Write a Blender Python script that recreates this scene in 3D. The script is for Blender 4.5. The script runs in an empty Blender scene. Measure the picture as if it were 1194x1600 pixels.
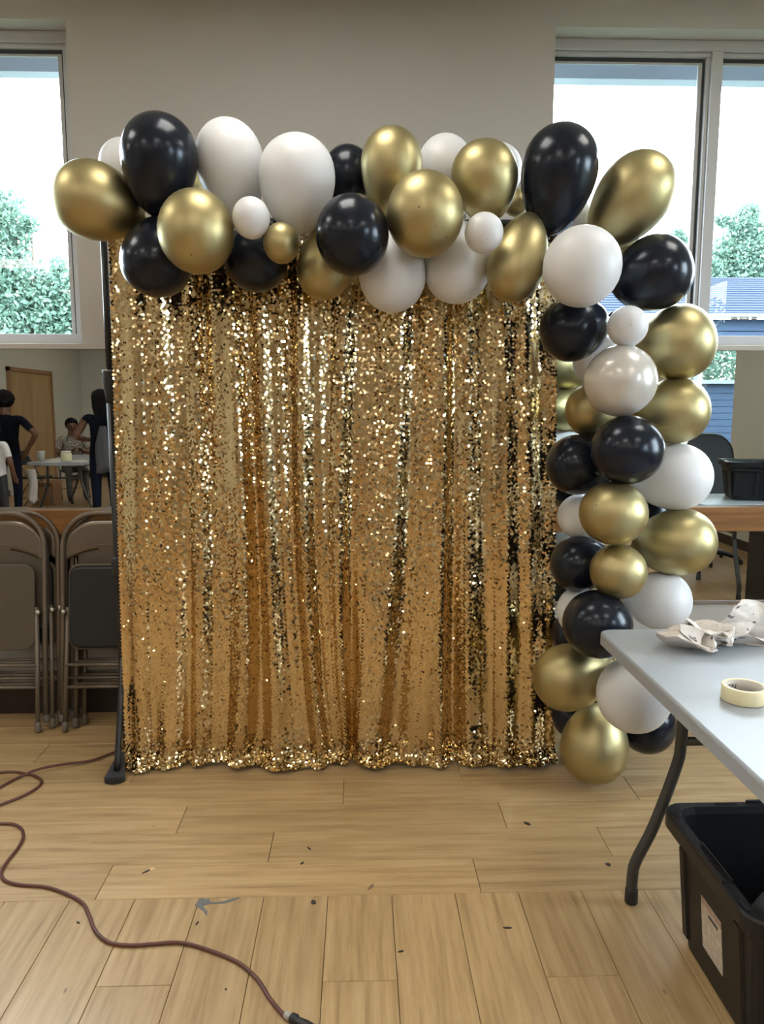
import bpy, bmesh, math, random
import numpy as np
from mathutils import Vector, Matrix, Euler
random.seed(7); np.random.seed(7)
S = bpy.context.scene
COL = S.collection

# ------------------------------------------------------------------ camera
F, TH, YAW, H = 1200.0, math.radians(7.7), math.radians(1.7), 1.45
fw = np.array([math.sin(YAW)*math.cos(TH), math.cos(YAW)*math.cos(TH), -math.sin(TH)])
rt = np.array([math.cos(YAW), -math.sin(YAW), 0.0]); upv = np.cross(rt, fw)
cam = bpy.data.objects.new('camera', bpy.data.cameras.new('camera')); COL.objects.link(cam)
cam.data.sensor_fit = 'HORIZONTAL'; cam.data.sensor_width = 36.0; cam.data.lens = 36.0*F/1194.0
cam.data.clip_start = 0.02; cam.data.clip_end = 300
M = Matrix.Identity(4)
for i in range(3):
    M[i][0] = rt[i]; M[i][1] = upv[i]; M[i][2] = -fw[i]
M[2][3] = H
cam.matrix_world = M
S.camera = cam

# ------------------------------------------------------------------ sky, exposure
world = bpy.data.worlds.new('sky'); S.world = world; world.use_nodes = True
bg = world.node_tree.nodes['Background']
bg.inputs[0].default_value = (0.90, 0.96, 1.0, 1); bg.inputs[1].default_value = 7.8
S.view_settings.view_transform = 'Standard'; S.view_settings.look = 'None'
S.view_settings.gamma = 1.0; S.view_settings.use_curve_mapping = False
S.view_settings.exposure = 1.3
LAMP = 4.9
S.cycles.max_bounces = 10; S.cycles.glossy_bounces = 6; S.cycles.transmission_bounces = 6
S.cycles.caustics_reflective = True; S.cycles.sample_clamp_indirect = 6.0
S.cycles.use_denoising = True

# ------------------------------------------------------------------ photo geometry: points on real planes
def ray(px, py): return fw + rt*(px-597)/F - upv*(py-800)/F
def onY(px, py, Y):
    r = ray(px, py); return np.array([0, 0, H]) + r*(Y/r[1])
def onZ(px, py, z=0.0):
    r = ray(px, py); return np.array([0, 0, H]) + r*((z-H)/r[2])
def srgb(*c):
    return tuple(((v/255)/12.92 if v/255 <= 0.04045 else ((v/255+0.055)/1.055)**2.4) for v in c)

# ------------------------------------------------------------------ materials
def mat(name, color=(0.5, 0.5, 0.5), rough=0.5, metal=0.0, **kw):
    m = bpy.data.materials.new(name); m.use_nodes = True
    b = m.node_tree.nodes['Principled BSDF']
    b.inputs['Base Color'].default_value = (*color[:3], 1); b.inputs['Roughness'].default_value = rough
    b.inputs['Metallic'].default_value = metal
    for k, v in kw.items(): b.inputs[k.replace('_', ' ')].default_value = v
    return m
class N:
    def __init__(s, m): s.t = m.node_tree; s.b = s.t.nodes['Principled BSDF']
    def new(s, k, **kw):
        n = s.t.nodes.new(k)
        for a, v in kw.items():
            if a in n.inputs.keys() if isinstance(a, str) else False: n.inputs[a].default_value = v
            else: setattr(n, a, v)
        return n
    def link(s, a, b): s.t.links.new(a, b)
    def math(s, op, a, b=None):
        n = s.t.nodes.new('ShaderNodeMath'); n.operation = op
        for i, v in enumerate((a, b)):
            if v is None: continue
            if hasattr(v, 'links'): s.link(v, n.inputs[i])
            else: n.inputs[i].default_value = v
        return n.outputs[0]
    def ramp(s, fac, stops):
        n = s.t.nodes.new('ShaderNodeValToRGB'); e = n.color_ramp.elements
        while len(e) < len(stops): e.new(0.5)
        for x, (p, c) in zip(e, stops): x.position = p; x.color = (*c[:3], 1)
        s.link(fac, n.inputs[0]); return n.outputs[0]
    def mix(s, fac, a, b, mode='MIX'):
        n = s.t.nodes.new('ShaderNodeMix'); n.data_type = 'RGBA'; n.blend_type = mode
        for i, v in ((0, fac), (6, a), (7, b)):
            if hasattr(v, 'links'): s.link(v, n.inputs[i])
            else: n.inputs[i].default_value = v if i == 0 else (*v[:3], 1)
        return n.outputs[2]
    def noise(s, vec, scale, detail=3, rough=0.5):
        n = s.t.nodes.new('ShaderNodeTexNoise'); n.inputs['Scale'].default_value = scale
        n.inputs['Detail'].default_value = detail; n.inputs['Roughness'].default_value = rough
        if vec is not None: s.link(vec, n.inputs['Vector'])
        return n.outputs['Fac']
    def coord(s, which='Object', scale=(1, 1, 1), rot=(0, 0, 0)):
        c = s.t.nodes.new('ShaderNodeTexCoord'); p = s.t.nodes.new('ShaderNodeMapping')
        p.inputs['Scale'].default_value = scale; p.inputs['Rotation'].default_value = rot
        s.link(c.outputs[which], p.inputs['Vector']); return p.outputs[0], p
    def bump(s, h, strength, dist=0.01):
        n = s.t.nodes.new('ShaderNodeBump'); n.inputs['Strength'].default_value = strength
        n.inputs['Distance'].default_value = dist; s.link(h, n.inputs['Height']); s.link(n.outputs[0], s.b.inputs['Normal'])

def grainy(name, color, rough, var=0.12, scale=6, metal=0.0, bump=0.0, bscale=60, **kw):
    m = mat(name, color, rough, metal, **kw); n = N(m)
    v, _ = n.coord()
    c = n.mix(n.noise(v, scale, 4), [max(0, x*(1-var)) for x in color], [min(1, x*(1+var)) for x in color])
    n.link(c, n.b.inputs['Base Color'])
    if bump: n.bump(n.noise(v, bscale, 3), bump, 0.003)
    return m

def wood_mat(name, dark, mid, light, rough, rnd=True, sx=26, sy=1.6, spec=0.5):
    m = mat(name, mid, rough); n = N(m)
    v, mp = n.coord('Object', (sx, sy, sx))
    if rnd:
        oi = n.new('ShaderNodeObjectInfo'); cb = n.new('ShaderNodeCombineXYZ')
        off = n.math('MULTIPLY', oi.outputs['Random'], 137.0)
        n.link(off, cb.inputs[0]); n.link(off, cb.inputs[1]); n.link(cb.outputs[0], mp.inputs['Location'])
    g = n.noise(v, 1.0, 8, 0.68)
    c = n.ramp(g, [(0.28, dark), (0.48, mid), (0.72, light)])
    v2, mp2 = n.coord('Object', (sx*0.28, sy*0.9, 1))
    if rnd: n.link(cb.outputs[0], mp2.inputs['Location'])
    blot = n.noise(v2, 1.3, 3)
    c = n.mix(n.ramp(blot, [(0.5, (0, 0, 0)), (0.75, (0.55, 0.55, 0.55))]), c, dark)
    vo = n.new('ShaderNodeTexVoronoi'); v3, mp3 = n.coord('Object', (8, 3.2, 1)); vo.inputs['Scale'].default_value = 1.0
    if rnd: n.link(cb.outputs[0], mp3.inputs['Location'])
    n.link(v3, vo.inputs['Vector'])
    c = n.mix(n.ramp(vo.outputs['Distance'], [(0.014, (0.75, 0.75, 0.75)), (0.045, (0, 0, 0))]), c, [x*0.45 for x in dark])
    if rnd:
        br = n.math('ADD', n.math('MULTIPLY', oi.outputs['Random'], 0.16), 0.92)
        c = n.mix(1.0, c, c, 'MIX'); hs = n.new('ShaderNodeHueSaturation')
        n.link(br, hs.inputs['Value']); n.link(c, hs.inputs['Color']); c = hs.outputs[0]
    n.link(c, n.b.inputs['Base Color']); n.bump(g, 0.06, 0.002)
    n.b.inputs['Specular IOR Level'].default_value = spec
    return m

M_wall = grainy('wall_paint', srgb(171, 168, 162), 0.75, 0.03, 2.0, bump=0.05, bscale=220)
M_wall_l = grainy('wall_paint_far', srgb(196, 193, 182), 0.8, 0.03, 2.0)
M_ceil = grainy('ceiling_paint', srgb(222, 220, 214), 0.9, 0.05, 9)
M_base = grainy('vinyl_baseboard', srgb(44, 32, 26), 0.5, 0.1)
M_frame = grainy('window_frame_grey', srgb(172, 174, 176), 0.45, 0.03)
M_gasket = mat('rubber_gasket', (0.012, 0.016, 0.02), 0.5)
M_silver = mat('mirror_silver', (0.50, 0.525, 0.50), 0.0, 1.0)
M_rail = wood_mat('rail_wood', srgb(92, 60, 30), srgb(128, 88, 46), srgb(150, 108, 62), 0.4, False, 1.5, 40, 0.4)
def rail_fix():
    for n in M_rail.node_tree.nodes:
        if n.type == 'MAPPING': n.inputs['Scale'].default_value = (1.2, 30, 30)
rail_fix()
M_plank = wood_mat('oak_plank', srgb(140, 112, 74), srgb(176, 148, 105), srgb(192, 166, 125), 0.47, True, 40, 1.9, 0.5)
M_plank.node_tree.nodes['Principled BSDF'].inputs['Coat Weight'].default_value = 0.22
M_plank.node_tree.nodes['Principled BSDF'].inputs['Coat Roughness'].default_value = 0.17
M_under = mat('floor_underlay', srgb(70, 50, 32), 0.8)
M_trimmetal = mat('brushed_trim', (0.35, 0.34, 0.33), 0.35, 1.0)
M_lampface = mat('lamp_diffuser', (0.9, 0.87, 0.8), 0.4)
M_lampface.node_tree.nodes['Principled BSDF'].inputs['Emission Color'].default_value = (1.0, 0.94, 0.85, 1)
M_lampface.node_tree.nodes['Principled BSDF'].inputs['Emission Strength'].default_value = LAMP
M_white = mat('white_enamel', (0.75, 0.74, 0.72), 0.4)

def floor_far():
    m = mat('plank_floor_far', (0.4, 0.3, 0.18), 0.32); n = N(m)
    v, _ = n.coord('Object', (1, 1, 1), (0, 0, math.pi/2))
    b = n.new('ShaderNodeTexBrick'); n.link(v, b.inputs['Vector'])
    b.inputs['Scale'].default_value = 1.0; b.inputs['Brick Width'].default_value = 1.22; b.inputs['Row Height'].default_value = 0.19
    b.inputs['Mortar Size'].default_value = 0.0015; b.offset = 0.37
    b.inputs['Color1'].default_value = (*srgb(184, 150, 105), 1); b.inputs['Color2'].default_value = (*srgb(166, 131, 88), 1)
    b.inputs['Mortar'].default_value = (*srgb(90, 66, 42), 1)
    v2, _ = n.coord('Object', (26, 1.6, 1))
    c = n.mix(n.ramp(n.noise(v2, 1, 6, 0.6), [(0.35, (0.5, 0.5, 0.5)), (0.6, (0, 0, 0))]), b.outputs['Color'], srgb(130, 98, 62))
    n.link(c, n.b.inputs['Base Color']); return m
M_floorfar = floor_far()

def glass_mat():
    m = bpy.data.materials.new('window_glass'); m.use_nodes = True; t = m.node_tree; t.nodes.clear()
    o = t.nodes.new('ShaderNodeOutputMaterial'); mx = t.nodes.new('ShaderNodeMixShader')
    a = t.nodes.new('ShaderNodeBsdfTransparent'); g = t.nodes.new('ShaderNodeBsdfGlossy'); fr = t.nodes.new('ShaderNodeFresnel')
    a.inputs[0].default_value = (0.93, 0.97, 1.0, 1); g.inputs['Roughness'].default_value = 0.0
    ge = t.nodes.new('ShaderNodeNewGeometry'); sb = t.nodes.new('ShaderNodeMath'); sb.operation = 'SUBTRACT'; sb.use_clamp = True
    t.links.new(fr.outputs[0], sb.inputs[0]); t.links.new(ge.outputs['Backfacing'], sb.inputs[1]); t.links.new(sb.outputs[0], mx.inputs[0]); t.links.new(a.outputs[0], mx.inputs[1]); t.links.new(g.outputs[0], mx.inputs[2])
    t.links.new(mx.outputs[0], o.inputs[0]); return m
M_glass = glass_mat()

# ------------------------------------------------------------------ mesh helper
class MB:
    def __init__(s): s.v = []; s.f = []; s.mi = []; s.sm = []
    def add(s, vs, fs, mi=0, smooth=False):
        o = len(s.v); s.v += [tuple(map(float, p)) for p in vs]
        for f in fs: s.f.append(tuple(i+o for i in f)); s.mi.append(mi); s.sm.append(smooth)
        return s
    def box(s, x0, x1, y0, y1, z0, z1, mi=0, ch=0.0):
        if ch <= 0:
            vs = [(x, y, z) for z in (z0, z1) for y in (y0, y1) for x in (x0, x1)]
            fs = [(0, 2, 3, 1), (4, 5, 7, 6), (0, 1, 5, 4), (2, 6, 7, 3), (0, 4, 6, 2), (1, 3, 7, 5)]
            return s.add(vs, fs, mi)
        bm = bmesh.new(); bmesh.ops.create_cube(bm, size=1)
        for v in bm.verts: v.co = Vector(((x0+x1)/2+v.co.x*(x1-x0), (y0+y1)/2+v.co.y*(y1-y0), (z0+z1)/2+v.co.z*(z1-z0)))
        bmesh.ops.bevel(bm, geom=bm.edges[:], offset=ch, segments=2, affect='EDGES', profile=0.5)
        bm.verts.index_update()
        s.add([v.co[:] for v in bm.verts], [[v.index for v in f.verts] for f in bm.faces], mi); bm.free(); return s
    def tube(s, pts, r, n=10, mi=0, closed=False, caps=True):
        P = [Vector(p) for p in pts]; k = len(P); rs = r if hasattr(r, '__len__') else [r]*k
        base = len(s.v); nrm = None; vs = []
        for i in range(k):
            if closed: t = (P[(i+1) % k]-P[i-1]).normalized()
            else: t = (P[min(i+1, k-1)]-P[max(i-1, 0)]).normalized()
            if nrm is None:
                nrm = t.orthogonal().normalized()
            nrm = (nrm-t*nrm.dot(t)).normalized(); b = t.cross(nrm)
            for j in range(n):
                a = 2*math.pi*j/n; vs.append(P[i]+(nrm*math.cos(a)+b*math.sin(a))*rs[i])
        fs = []
        for i in range(k if closed else k-1):
            for j in range(n):
                a, b2 = i*n+j, i*n+(j+1) % n; c, d = ((i+1) % k)*n+(j+1) % n, ((i+1) % k)*n+j
                fs.append((a, b2, c, d))
        if caps and not closed: fs += [tuple(range(n))[::-1], tuple((k-1)*n+j for j in range(n))]
        return s.add(vs, fs, mi, True)
    def lathe(s, prof, n=24, c=(0, 0, 0), mi=0, axis=(0, 0, 1), smooth=True, closed=False):
        ax = Vector(axis).normalized(); q = Vector((0, 0, 1)).rotation_difference(ax); vs = []
        for (r, h) in prof:
            for j in range(n):
                a = 2*math.pi*j/n; vs.append(Vector(c)+q @ Vector((r*math.cos(a), r*math.sin(a), h)))
        k = len(prof); fs = []
        for i in range(k if closed else k-1):
            for j in range(n):
                fs.append((i*n+j, i*n+(j+1) % n, ((i+1) % k)*n+(j+1) % n, ((i+1) % k)*n+j))
        if not closed:
            fs += [tuple(range(n))[::-1], tuple((k-1)*n+j for j in range(n))]
        return s.add(vs, fs, mi, smooth)
    def rrect(s, hx, hy, z0, z1, r, c=(0, 0), n=6, mi=0, ch=0.006):
        def loop(o, z):
            pts = []
            for (sx, sy, a0) in ((1, 1, 0), (-1, 1, 90), (-1, -1, 180), (1, -1, 270)):
                for i in range(n+1):
                    a = math.radians(a0+90*i/n)
                    pts.append((c[0]+sx*(hx-r)+(r-o)*math.cos(a), c[1]+sy*(hy-r)+(r-o)*math.sin(a), z))
            return pts
        L = [loop(ch, z0), loop(0, z0+ch), loop(0, z1-ch), loop(ch*0.3, z1-ch*0.3), loop(ch, z1)]
        m = len(L[0]); vs = sum(L, []); fs = []
        for i in range(len(L)-1):
            for j in range(m): fs.append((i*m+j, i*m+(j+1) % m, (i+1)*m+(j+1) % m, (i+1)*m+j))
        fs += [tuple(range(m))[::-1], tuple((len(L)-1)*m+j for j in range(m))]
        return s.add(vs, fs, mi)
    def mesh(s, name, mats):
        me = bpy.data.meshes.new(name); me.from_pydata(s.v, [], s.f)
        for m in (mats if isinstance(mats, (list, tuple)) else [mats]): me.materials.append(m)
        me.polygons.foreach_set('material_index', s.mi); me.polygons.foreach_set('use_smooth', s.sm); me.update(); return me
    def build(s, name, mats, parent=None, loc=None):
        return ob(name, s.mesh(name, mats), parent, loc)
def ob(name, me, parent=None, loc=None, rot=None):
    o = bpy.data.objects.new(name, me); COL.objects.link(o)
    if loc is not None: o.location = loc
    if rot is not None: o.rotation_euler = rot
    if parent: o.parent = parent
    return o
def thing(name, label, cat, loc=(0, 0, 0), rot=(0, 0, 0), group=None, me=None):
    o = ob(name, me, None, loc, rot); o['label'] = label; o['category'] = cat
    if group: o['group'] = group
    return o
def struct(o): o['kind'] = 'structure'; return o
def smooth_path(pts, per=8):
    P = [Vector(p) for p in pts]; out = []
    for i in range(len(P)-1):
        a, b, c, d = P[max(i-1, 0)], P[i], P[i+1], P[min(i+2, len(P)-1)]
        for k in range(per):
            t = k/per
            out.append(0.5*((2*b)+(c-a)*t+(2*a-5*b+4*c-d)*t*t+(3*b-a-3*c+d)*t**3))
    out.append(P[-1]); return out

# ------------------------------------------------------------------ room shell
XL, XR, YB, YW, ZC = -5.8, 3.95, -9.3, 3.58, 3.22
Z0, Z1 = 1.745, 3.10            # window opening
WL, WR = (-3.40, -1.250), (0.865, 2.95)
b = MB(); T = 0.22
b.box(XL-0.2, XR+0.2, YW, YW+T, -0.05, Z0); b.box(XL-0.2, XR+0.2, YW, YW+T, Z1, ZC+0.1)
for x0, x1 in ((XL-0.2, WL[0]), (WL[1], WR[0]), (WR[1], XR+0.2)): b.box(x0, x1, YW, YW+T, Z0, Z1)
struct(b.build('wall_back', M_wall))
# right wall with its own two windows
RW = [(-2.2, -0.93), (0.9, 2.3)]; RZ0, RZ1 = 0.95, 2.95
b = MB(); ys = [YB-0.2]+[v for w in RW for v in w]+[YW]
for i in range(0, len(ys), 2): b.box(XR, XR+T, ys[i], ys[i+1], -0.05, ZC+0.1)
for a, c in RW: b.box(XR, XR+T, a, c, -0.05, RZ0); b.box(XR, XR+T, a, c, RZ1, ZC+0.1)
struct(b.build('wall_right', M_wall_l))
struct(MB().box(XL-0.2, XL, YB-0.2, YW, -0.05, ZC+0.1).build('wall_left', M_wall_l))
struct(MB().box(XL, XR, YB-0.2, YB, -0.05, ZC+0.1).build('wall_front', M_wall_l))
struct(MB().box(XL-0.2, XR+0.2, YB-0.2, YW+T, ZC, ZC+0.15).build('ceiling', M_ceil))
PX0, PX1, PY0, PY1 = -2.18, 2.10, 1.10, YW
b = MB()
for x0, x1, y0, y1 in ((XL, XR, YB, PY0), (XL, PX0, PY0, YW), (PX1, XR, PY0, YW)): b.box(x0, x1, y0, y1, -0.06, 0)
b.box(PX0, PX1, PY0, PY1, -0.06, -0.006, 1)
floor = struct(b.build('floor', [M_floorfar, M_under]))
def plank(x0, x1, y0, y1, along):
    w, l = ((x1-x0), (y1-y0)) if along == 'Y' else ((y1-y0), (x1-x0))
    g = 0.0008; hx, hy, c = w/2-g, l/2-g, 0.0012
    vs = [(sx*hx, sy*hy, -0.006) for sx, sy in ((-1, -1), (1, -1), (1, 1), (-1, 1))]
    vs += [(sx*hx, sy*hy, -c) for sx, sy in ((-1, -1), (1, -1), (1, 1), (-1, 1))]
    vs += [(sx*(hx-c), sy*(hy-c), 0) for sx, sy in ((-1, -1), (1, -1), (1, 1), (-1, 1))]
    fs = [(8, 9, 10, 11)]
    for k in (0, 4):
        for i in range(4): fs.append((k+i, k+(i+1) % 4, k+4+(i+1) % 4, k+4+i))
    MB().add(vs, fs).build('plank', M_plank, floor, ((x0+x1)/2, (y0+y1)/2, 0)).rotation_euler = (0, 0, 0 if along == 'Y' else math.pi/2)
SEAM = 2.135
k0 = -0.099
xs = [k0+0.1914*k for k in range(-11, 13)]; xs = [PX0]+[x for x in xs if PX0+0.03 < x < PX1-0.03]+[PX1]
for i in range(len(xs)-1):
    j = [1.772, None, 1.79, None, 1.52][i % 5]
    cx_ = (xs[i]+xs[i+1])/2
    if -0.72 < cx_ < -0.57 or -0.09 < cx_ < 0.09 or 0.48 < cx_ < 0.66: j = 1.785
    elif -0.9 < cx_ < 1.1: j = None if i % 2 else 1.45
    cuts = [PY0]+([j] if j else [])+[SEAM]
    for a, c in zip(cuts[:-1], cuts[1:]): plank(xs[i], xs[i+1], a, c, 'Y')
rows = [SEAM, 2.313, 2.490, 2.672, 2.856, 3.04, 3.22, 3.40, YW]
jn = [[(166, 1372), (745, 1366)], [(424, 1321), (948, 1321)], [(286, 1276), (786, 1276)], [(537, 1236), (990, 1236)]]
for i in range(8):
    y0, y1 = rows[i], rows[i+1]
    if i < 4: J = [onZ(px, py)[0] for px, py in jn[i]]
    else: J = [[-0.9, 0.4], [-1.35, 0.1, 1.2], [-0.6, 0.9], [-1.4, 0.2, 1.5]][i-4]
    J = [PX0]+[x for x in sorted(J)]+[PX1]
    for a, c in zip(J[:-1], J[1:]): plank(a, c, y0, y1, 'X')
b = MB(); b.box(XL, XR, YW-0.012, YW-0.0005, 0, 0.15, 0, 0.003); struct(b.build('baseboard_back', M_base))
struct(MB().box(XR-0.012, XR-0.0005, YB, YW-0.013, 0, 0.10, 0, 0.003).build('baseboard_right', M_base))
struct(MB().box(XL+0.0005, XL+0.012, YB, -8.2, 0, 0.10).box(XL+0.0005, XL+0.012, -5.7, YW-0.013, 0, 0.10).build('baseboard_left', M_base))
struct(MB().box(XL+0.013, XR-0.013, YB+0.0005, YB+0.012, 0, 0.10).build('baseboard_front', M_base))
struct(MB().box(XL, XR, YW-0.018, YW-0.0005, 1.713, 1.738, 0, 0.003).build('trim_1', M_wall))
struct(MB().box(XL, XR, YW-0.012, YW-0.0005, 0.512, 0.53, 0, 0.002).build('trim_2', M_trimmetal))
# mirror and the wooden rail across it
thing('wall_mirror', 'long frameless wall mirror reflecting the hall, running behind curtain and rail', 'mirror',
      me=MB().box(XL+0.02, XR-0.02, YW-0.0065, YW-0.0006, 0.531, 1.712).mesh('wall_mirror', M_silver))
t = thing('handrail_board', 'brown varnished wooden board mounted along the mirror at chair-top height', 'rail',
          me=MB().box(XL+0.02, XR-0.02, YW-0.047, YW-0.007, 0.872, 0.988, 0, 0.004).mesh('handrail_board', M_rail))

# windows ----------------------------------------------------------
def window(name, x0, x1, z0, z1, mulls, wall='back'):
    root = struct(ob(name, None))
    def W(b, u0, u1, d0, d1, za, zb, mi=0, ch=0.002):   # d = depth outward from the room face of the wall
        if wall == 'back': b.box(u0, u1, YW+d0, YW+d1, za, zb, mi, ch)
        else: b.box(XR+d0, XR+d1, u0, u1, za, zb, mi, ch)
    fr = MB(); e = 0.0008
    W(fr, x0+e, x1-e, 0.10, 0.17, z1-0.048, z1-e); W(fr, x0+e, x1-e, 0.10, 0.17, z0+e, z0+0.046)
    W(fr, x0+e, x0+0.012, 0.10, 0.17, z0+0.046, z1-0.048); W(fr, x1-0.045, x1-e, 0.10, 0.17, z0+0.046, z1-0.048)
    fr.build('window_frame', M_frame, root)
    edges = [x0+0.012]
    for m in mulls:
        mb = MB(); W(mb, m, m+0.05, 0.098, 0.17, z0+0.047, z1-0.049); mb.build('mullion', M_frame, root); edges += [m, m+0.05]
    edges += [x1-0.045]
    for i in range(0, len(edges), 2):
        a, c = edges[i]+e, edges[i+1]-e
        sb = MB()                                        # inner stop, then the dark rubber gasket, then the pane
        W(sb, a, c, 0.115, 0.15, z1-0.066, z1-0.049); W(sb, c-0.016, c, 0.115, 0.15, z0+0.047, z1-0.067)
        sb.build('glazing_stop', M_frame, root)
        gk = MB(); W(gk, a, c-0.017, 0.135, 0.15, z1-0.082, z1-0.067, 0, 0); W(gk, c-0.027, c-0.0165, 0.135, 0.15, z0+0.047, z1-0.083, 0, 0)
        gk.build('gasket', M_gasket, root)
        bd = MB(); W(bd, a, c-0.028, 0.138, 0.15, z1-0.092, z1-0.0825, 0, 0); W(bd, c-0.045, c-0.0275, 0.138, 0.15, z0+0.047, z1-0.093, 0, 0)
        bd.build('glazing_bead', M_frame, root)
        gl = MB(); W(gl, a, c-0.046, 0.141, 0.146, z0+0.047, z1-0.093, 0, 0); gl.build('pane', M_glass, root)
    return root
window('window_1', *WL, Z0, Z1, [-2.35])
window('window_2', *WR, Z0, Z1, [1.608, 2.35])
window('window_3', *RW[0], RZ0, RZ1, [], 'right')
window('window_4', *RW[1], RZ0, RZ1, [], 'right')

# double door in the left wall, seen in the mirror
M_door = wood_mat('door_veneer', srgb(150, 118, 78), srgb(168, 136, 92), srgb(178, 146, 102), 0.45, True, 14, 0.8)
for n_ in M_door.node_tree.nodes:
    if n_.type == 'MAPPING': n_.inputs['Scale'].default_value = (6, 6, 0.8)
d = struct(ob('door_1', None, None, (XL, 0, 0)))
DY0, DY1 = -7.66, -5.84
fr = MB(); fr.box(0.0005, 0.05, DY0, DY0+0.07, 0, 2.13, 0, 0.004); fr.box(0.0005, 0.05, DY1-0.07, DY1, 0, 2.13, 0, 0.004)
fr.box(0.0005, 0.05, DY0, DY1, 2.06, 2.13, 0, 0.004); fr.build('door_frame', wood_mat('door_frame_wood', srgb(130, 96, 62), srgb(146, 110, 74), srgb(158, 122, 84), 0.5, False, 6, 6), d)
mid = (DY0+DY1)/2
for a, c in ((DY0+0.072, mid-0.003), (mid+0.003, DY1-0.072)):
    lf = MB().box(0.001, 0.03, a, c, 0.01, 2.057, 0, 0.003).build('door_leaf', M_door, d)
    hy = c-0.07 if c < mid else a+0.07
    MB().tube([(0.03, hy, 1.02), (0.075, hy, 1.02), (0.075, hy+(-0.1 if c < mid else 0.1), 1.02)], 0.009).build('door_handle', M_trimmetal, lf)

# ceiling lights ---------------------------------------------------
def ceiling_light(x, y, where):
    t = thing('ceiling_light', f'square white ceiling light panel, {where}', 'light', (x, y, ZC), group='ceiling light panels')
    h = 0.30
    f = MB()
    for (x0, x1, y0, y1) in ((-h-.02, h+.02, -h-.02, -h), (-h-.02, h+.02, h, h+.02), (-h-.02, -h, -h, h), (h, h+.02, -h, h)):
        f.box(x0, x1, y0, y1, -0.02, -0.0005, 0)
    f.build('light_frame', M_white, t); MB().box(-h+.0005, h-.0005, -h+.0005, h-.0005, -0.014, -0.001).build('diffuser', M_lampface, t)
for yi, y in enumerate((2.35, 0.0, -2.4, -4.8, -7.2)):
    for xi, x in enumerate((-4.2, -2.2, -0.25, 1.7)):
        ceiling_light(x, y, f'{("first","second","third","fourth","fifth")[yi]} row from the curtain, {("first","second","third","fourth")[xi]} from left wall')

# ------------------------------------------------------------------ balloons
M_gold = grainy('chrome_gold_latex', (0.445, 0.385, 0.200), 0.43, 0.05, 5, metal=0.94)
M_black = mat('black_latex', (0.008, 0.011, 0.019), 0.22, 0.0, Specular_IOR_Level=0.36, Specular_Tint=(0.85, 0.92, 1.0, 1))
M_bwhite = mat('white_latex', (0.70, 0.725, 0.755), 0.38, 0.0)
M_pearl = mat('pearl_latex', (0.60, 0.585, 0.55), 0.28, 0.2, Coat_Weight=0.6, Coat_Roughness=0.15)
BM = {'G': M_gold, 'K': M_black, 'W': M_bwhite, 'P': M_pearl}
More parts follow.
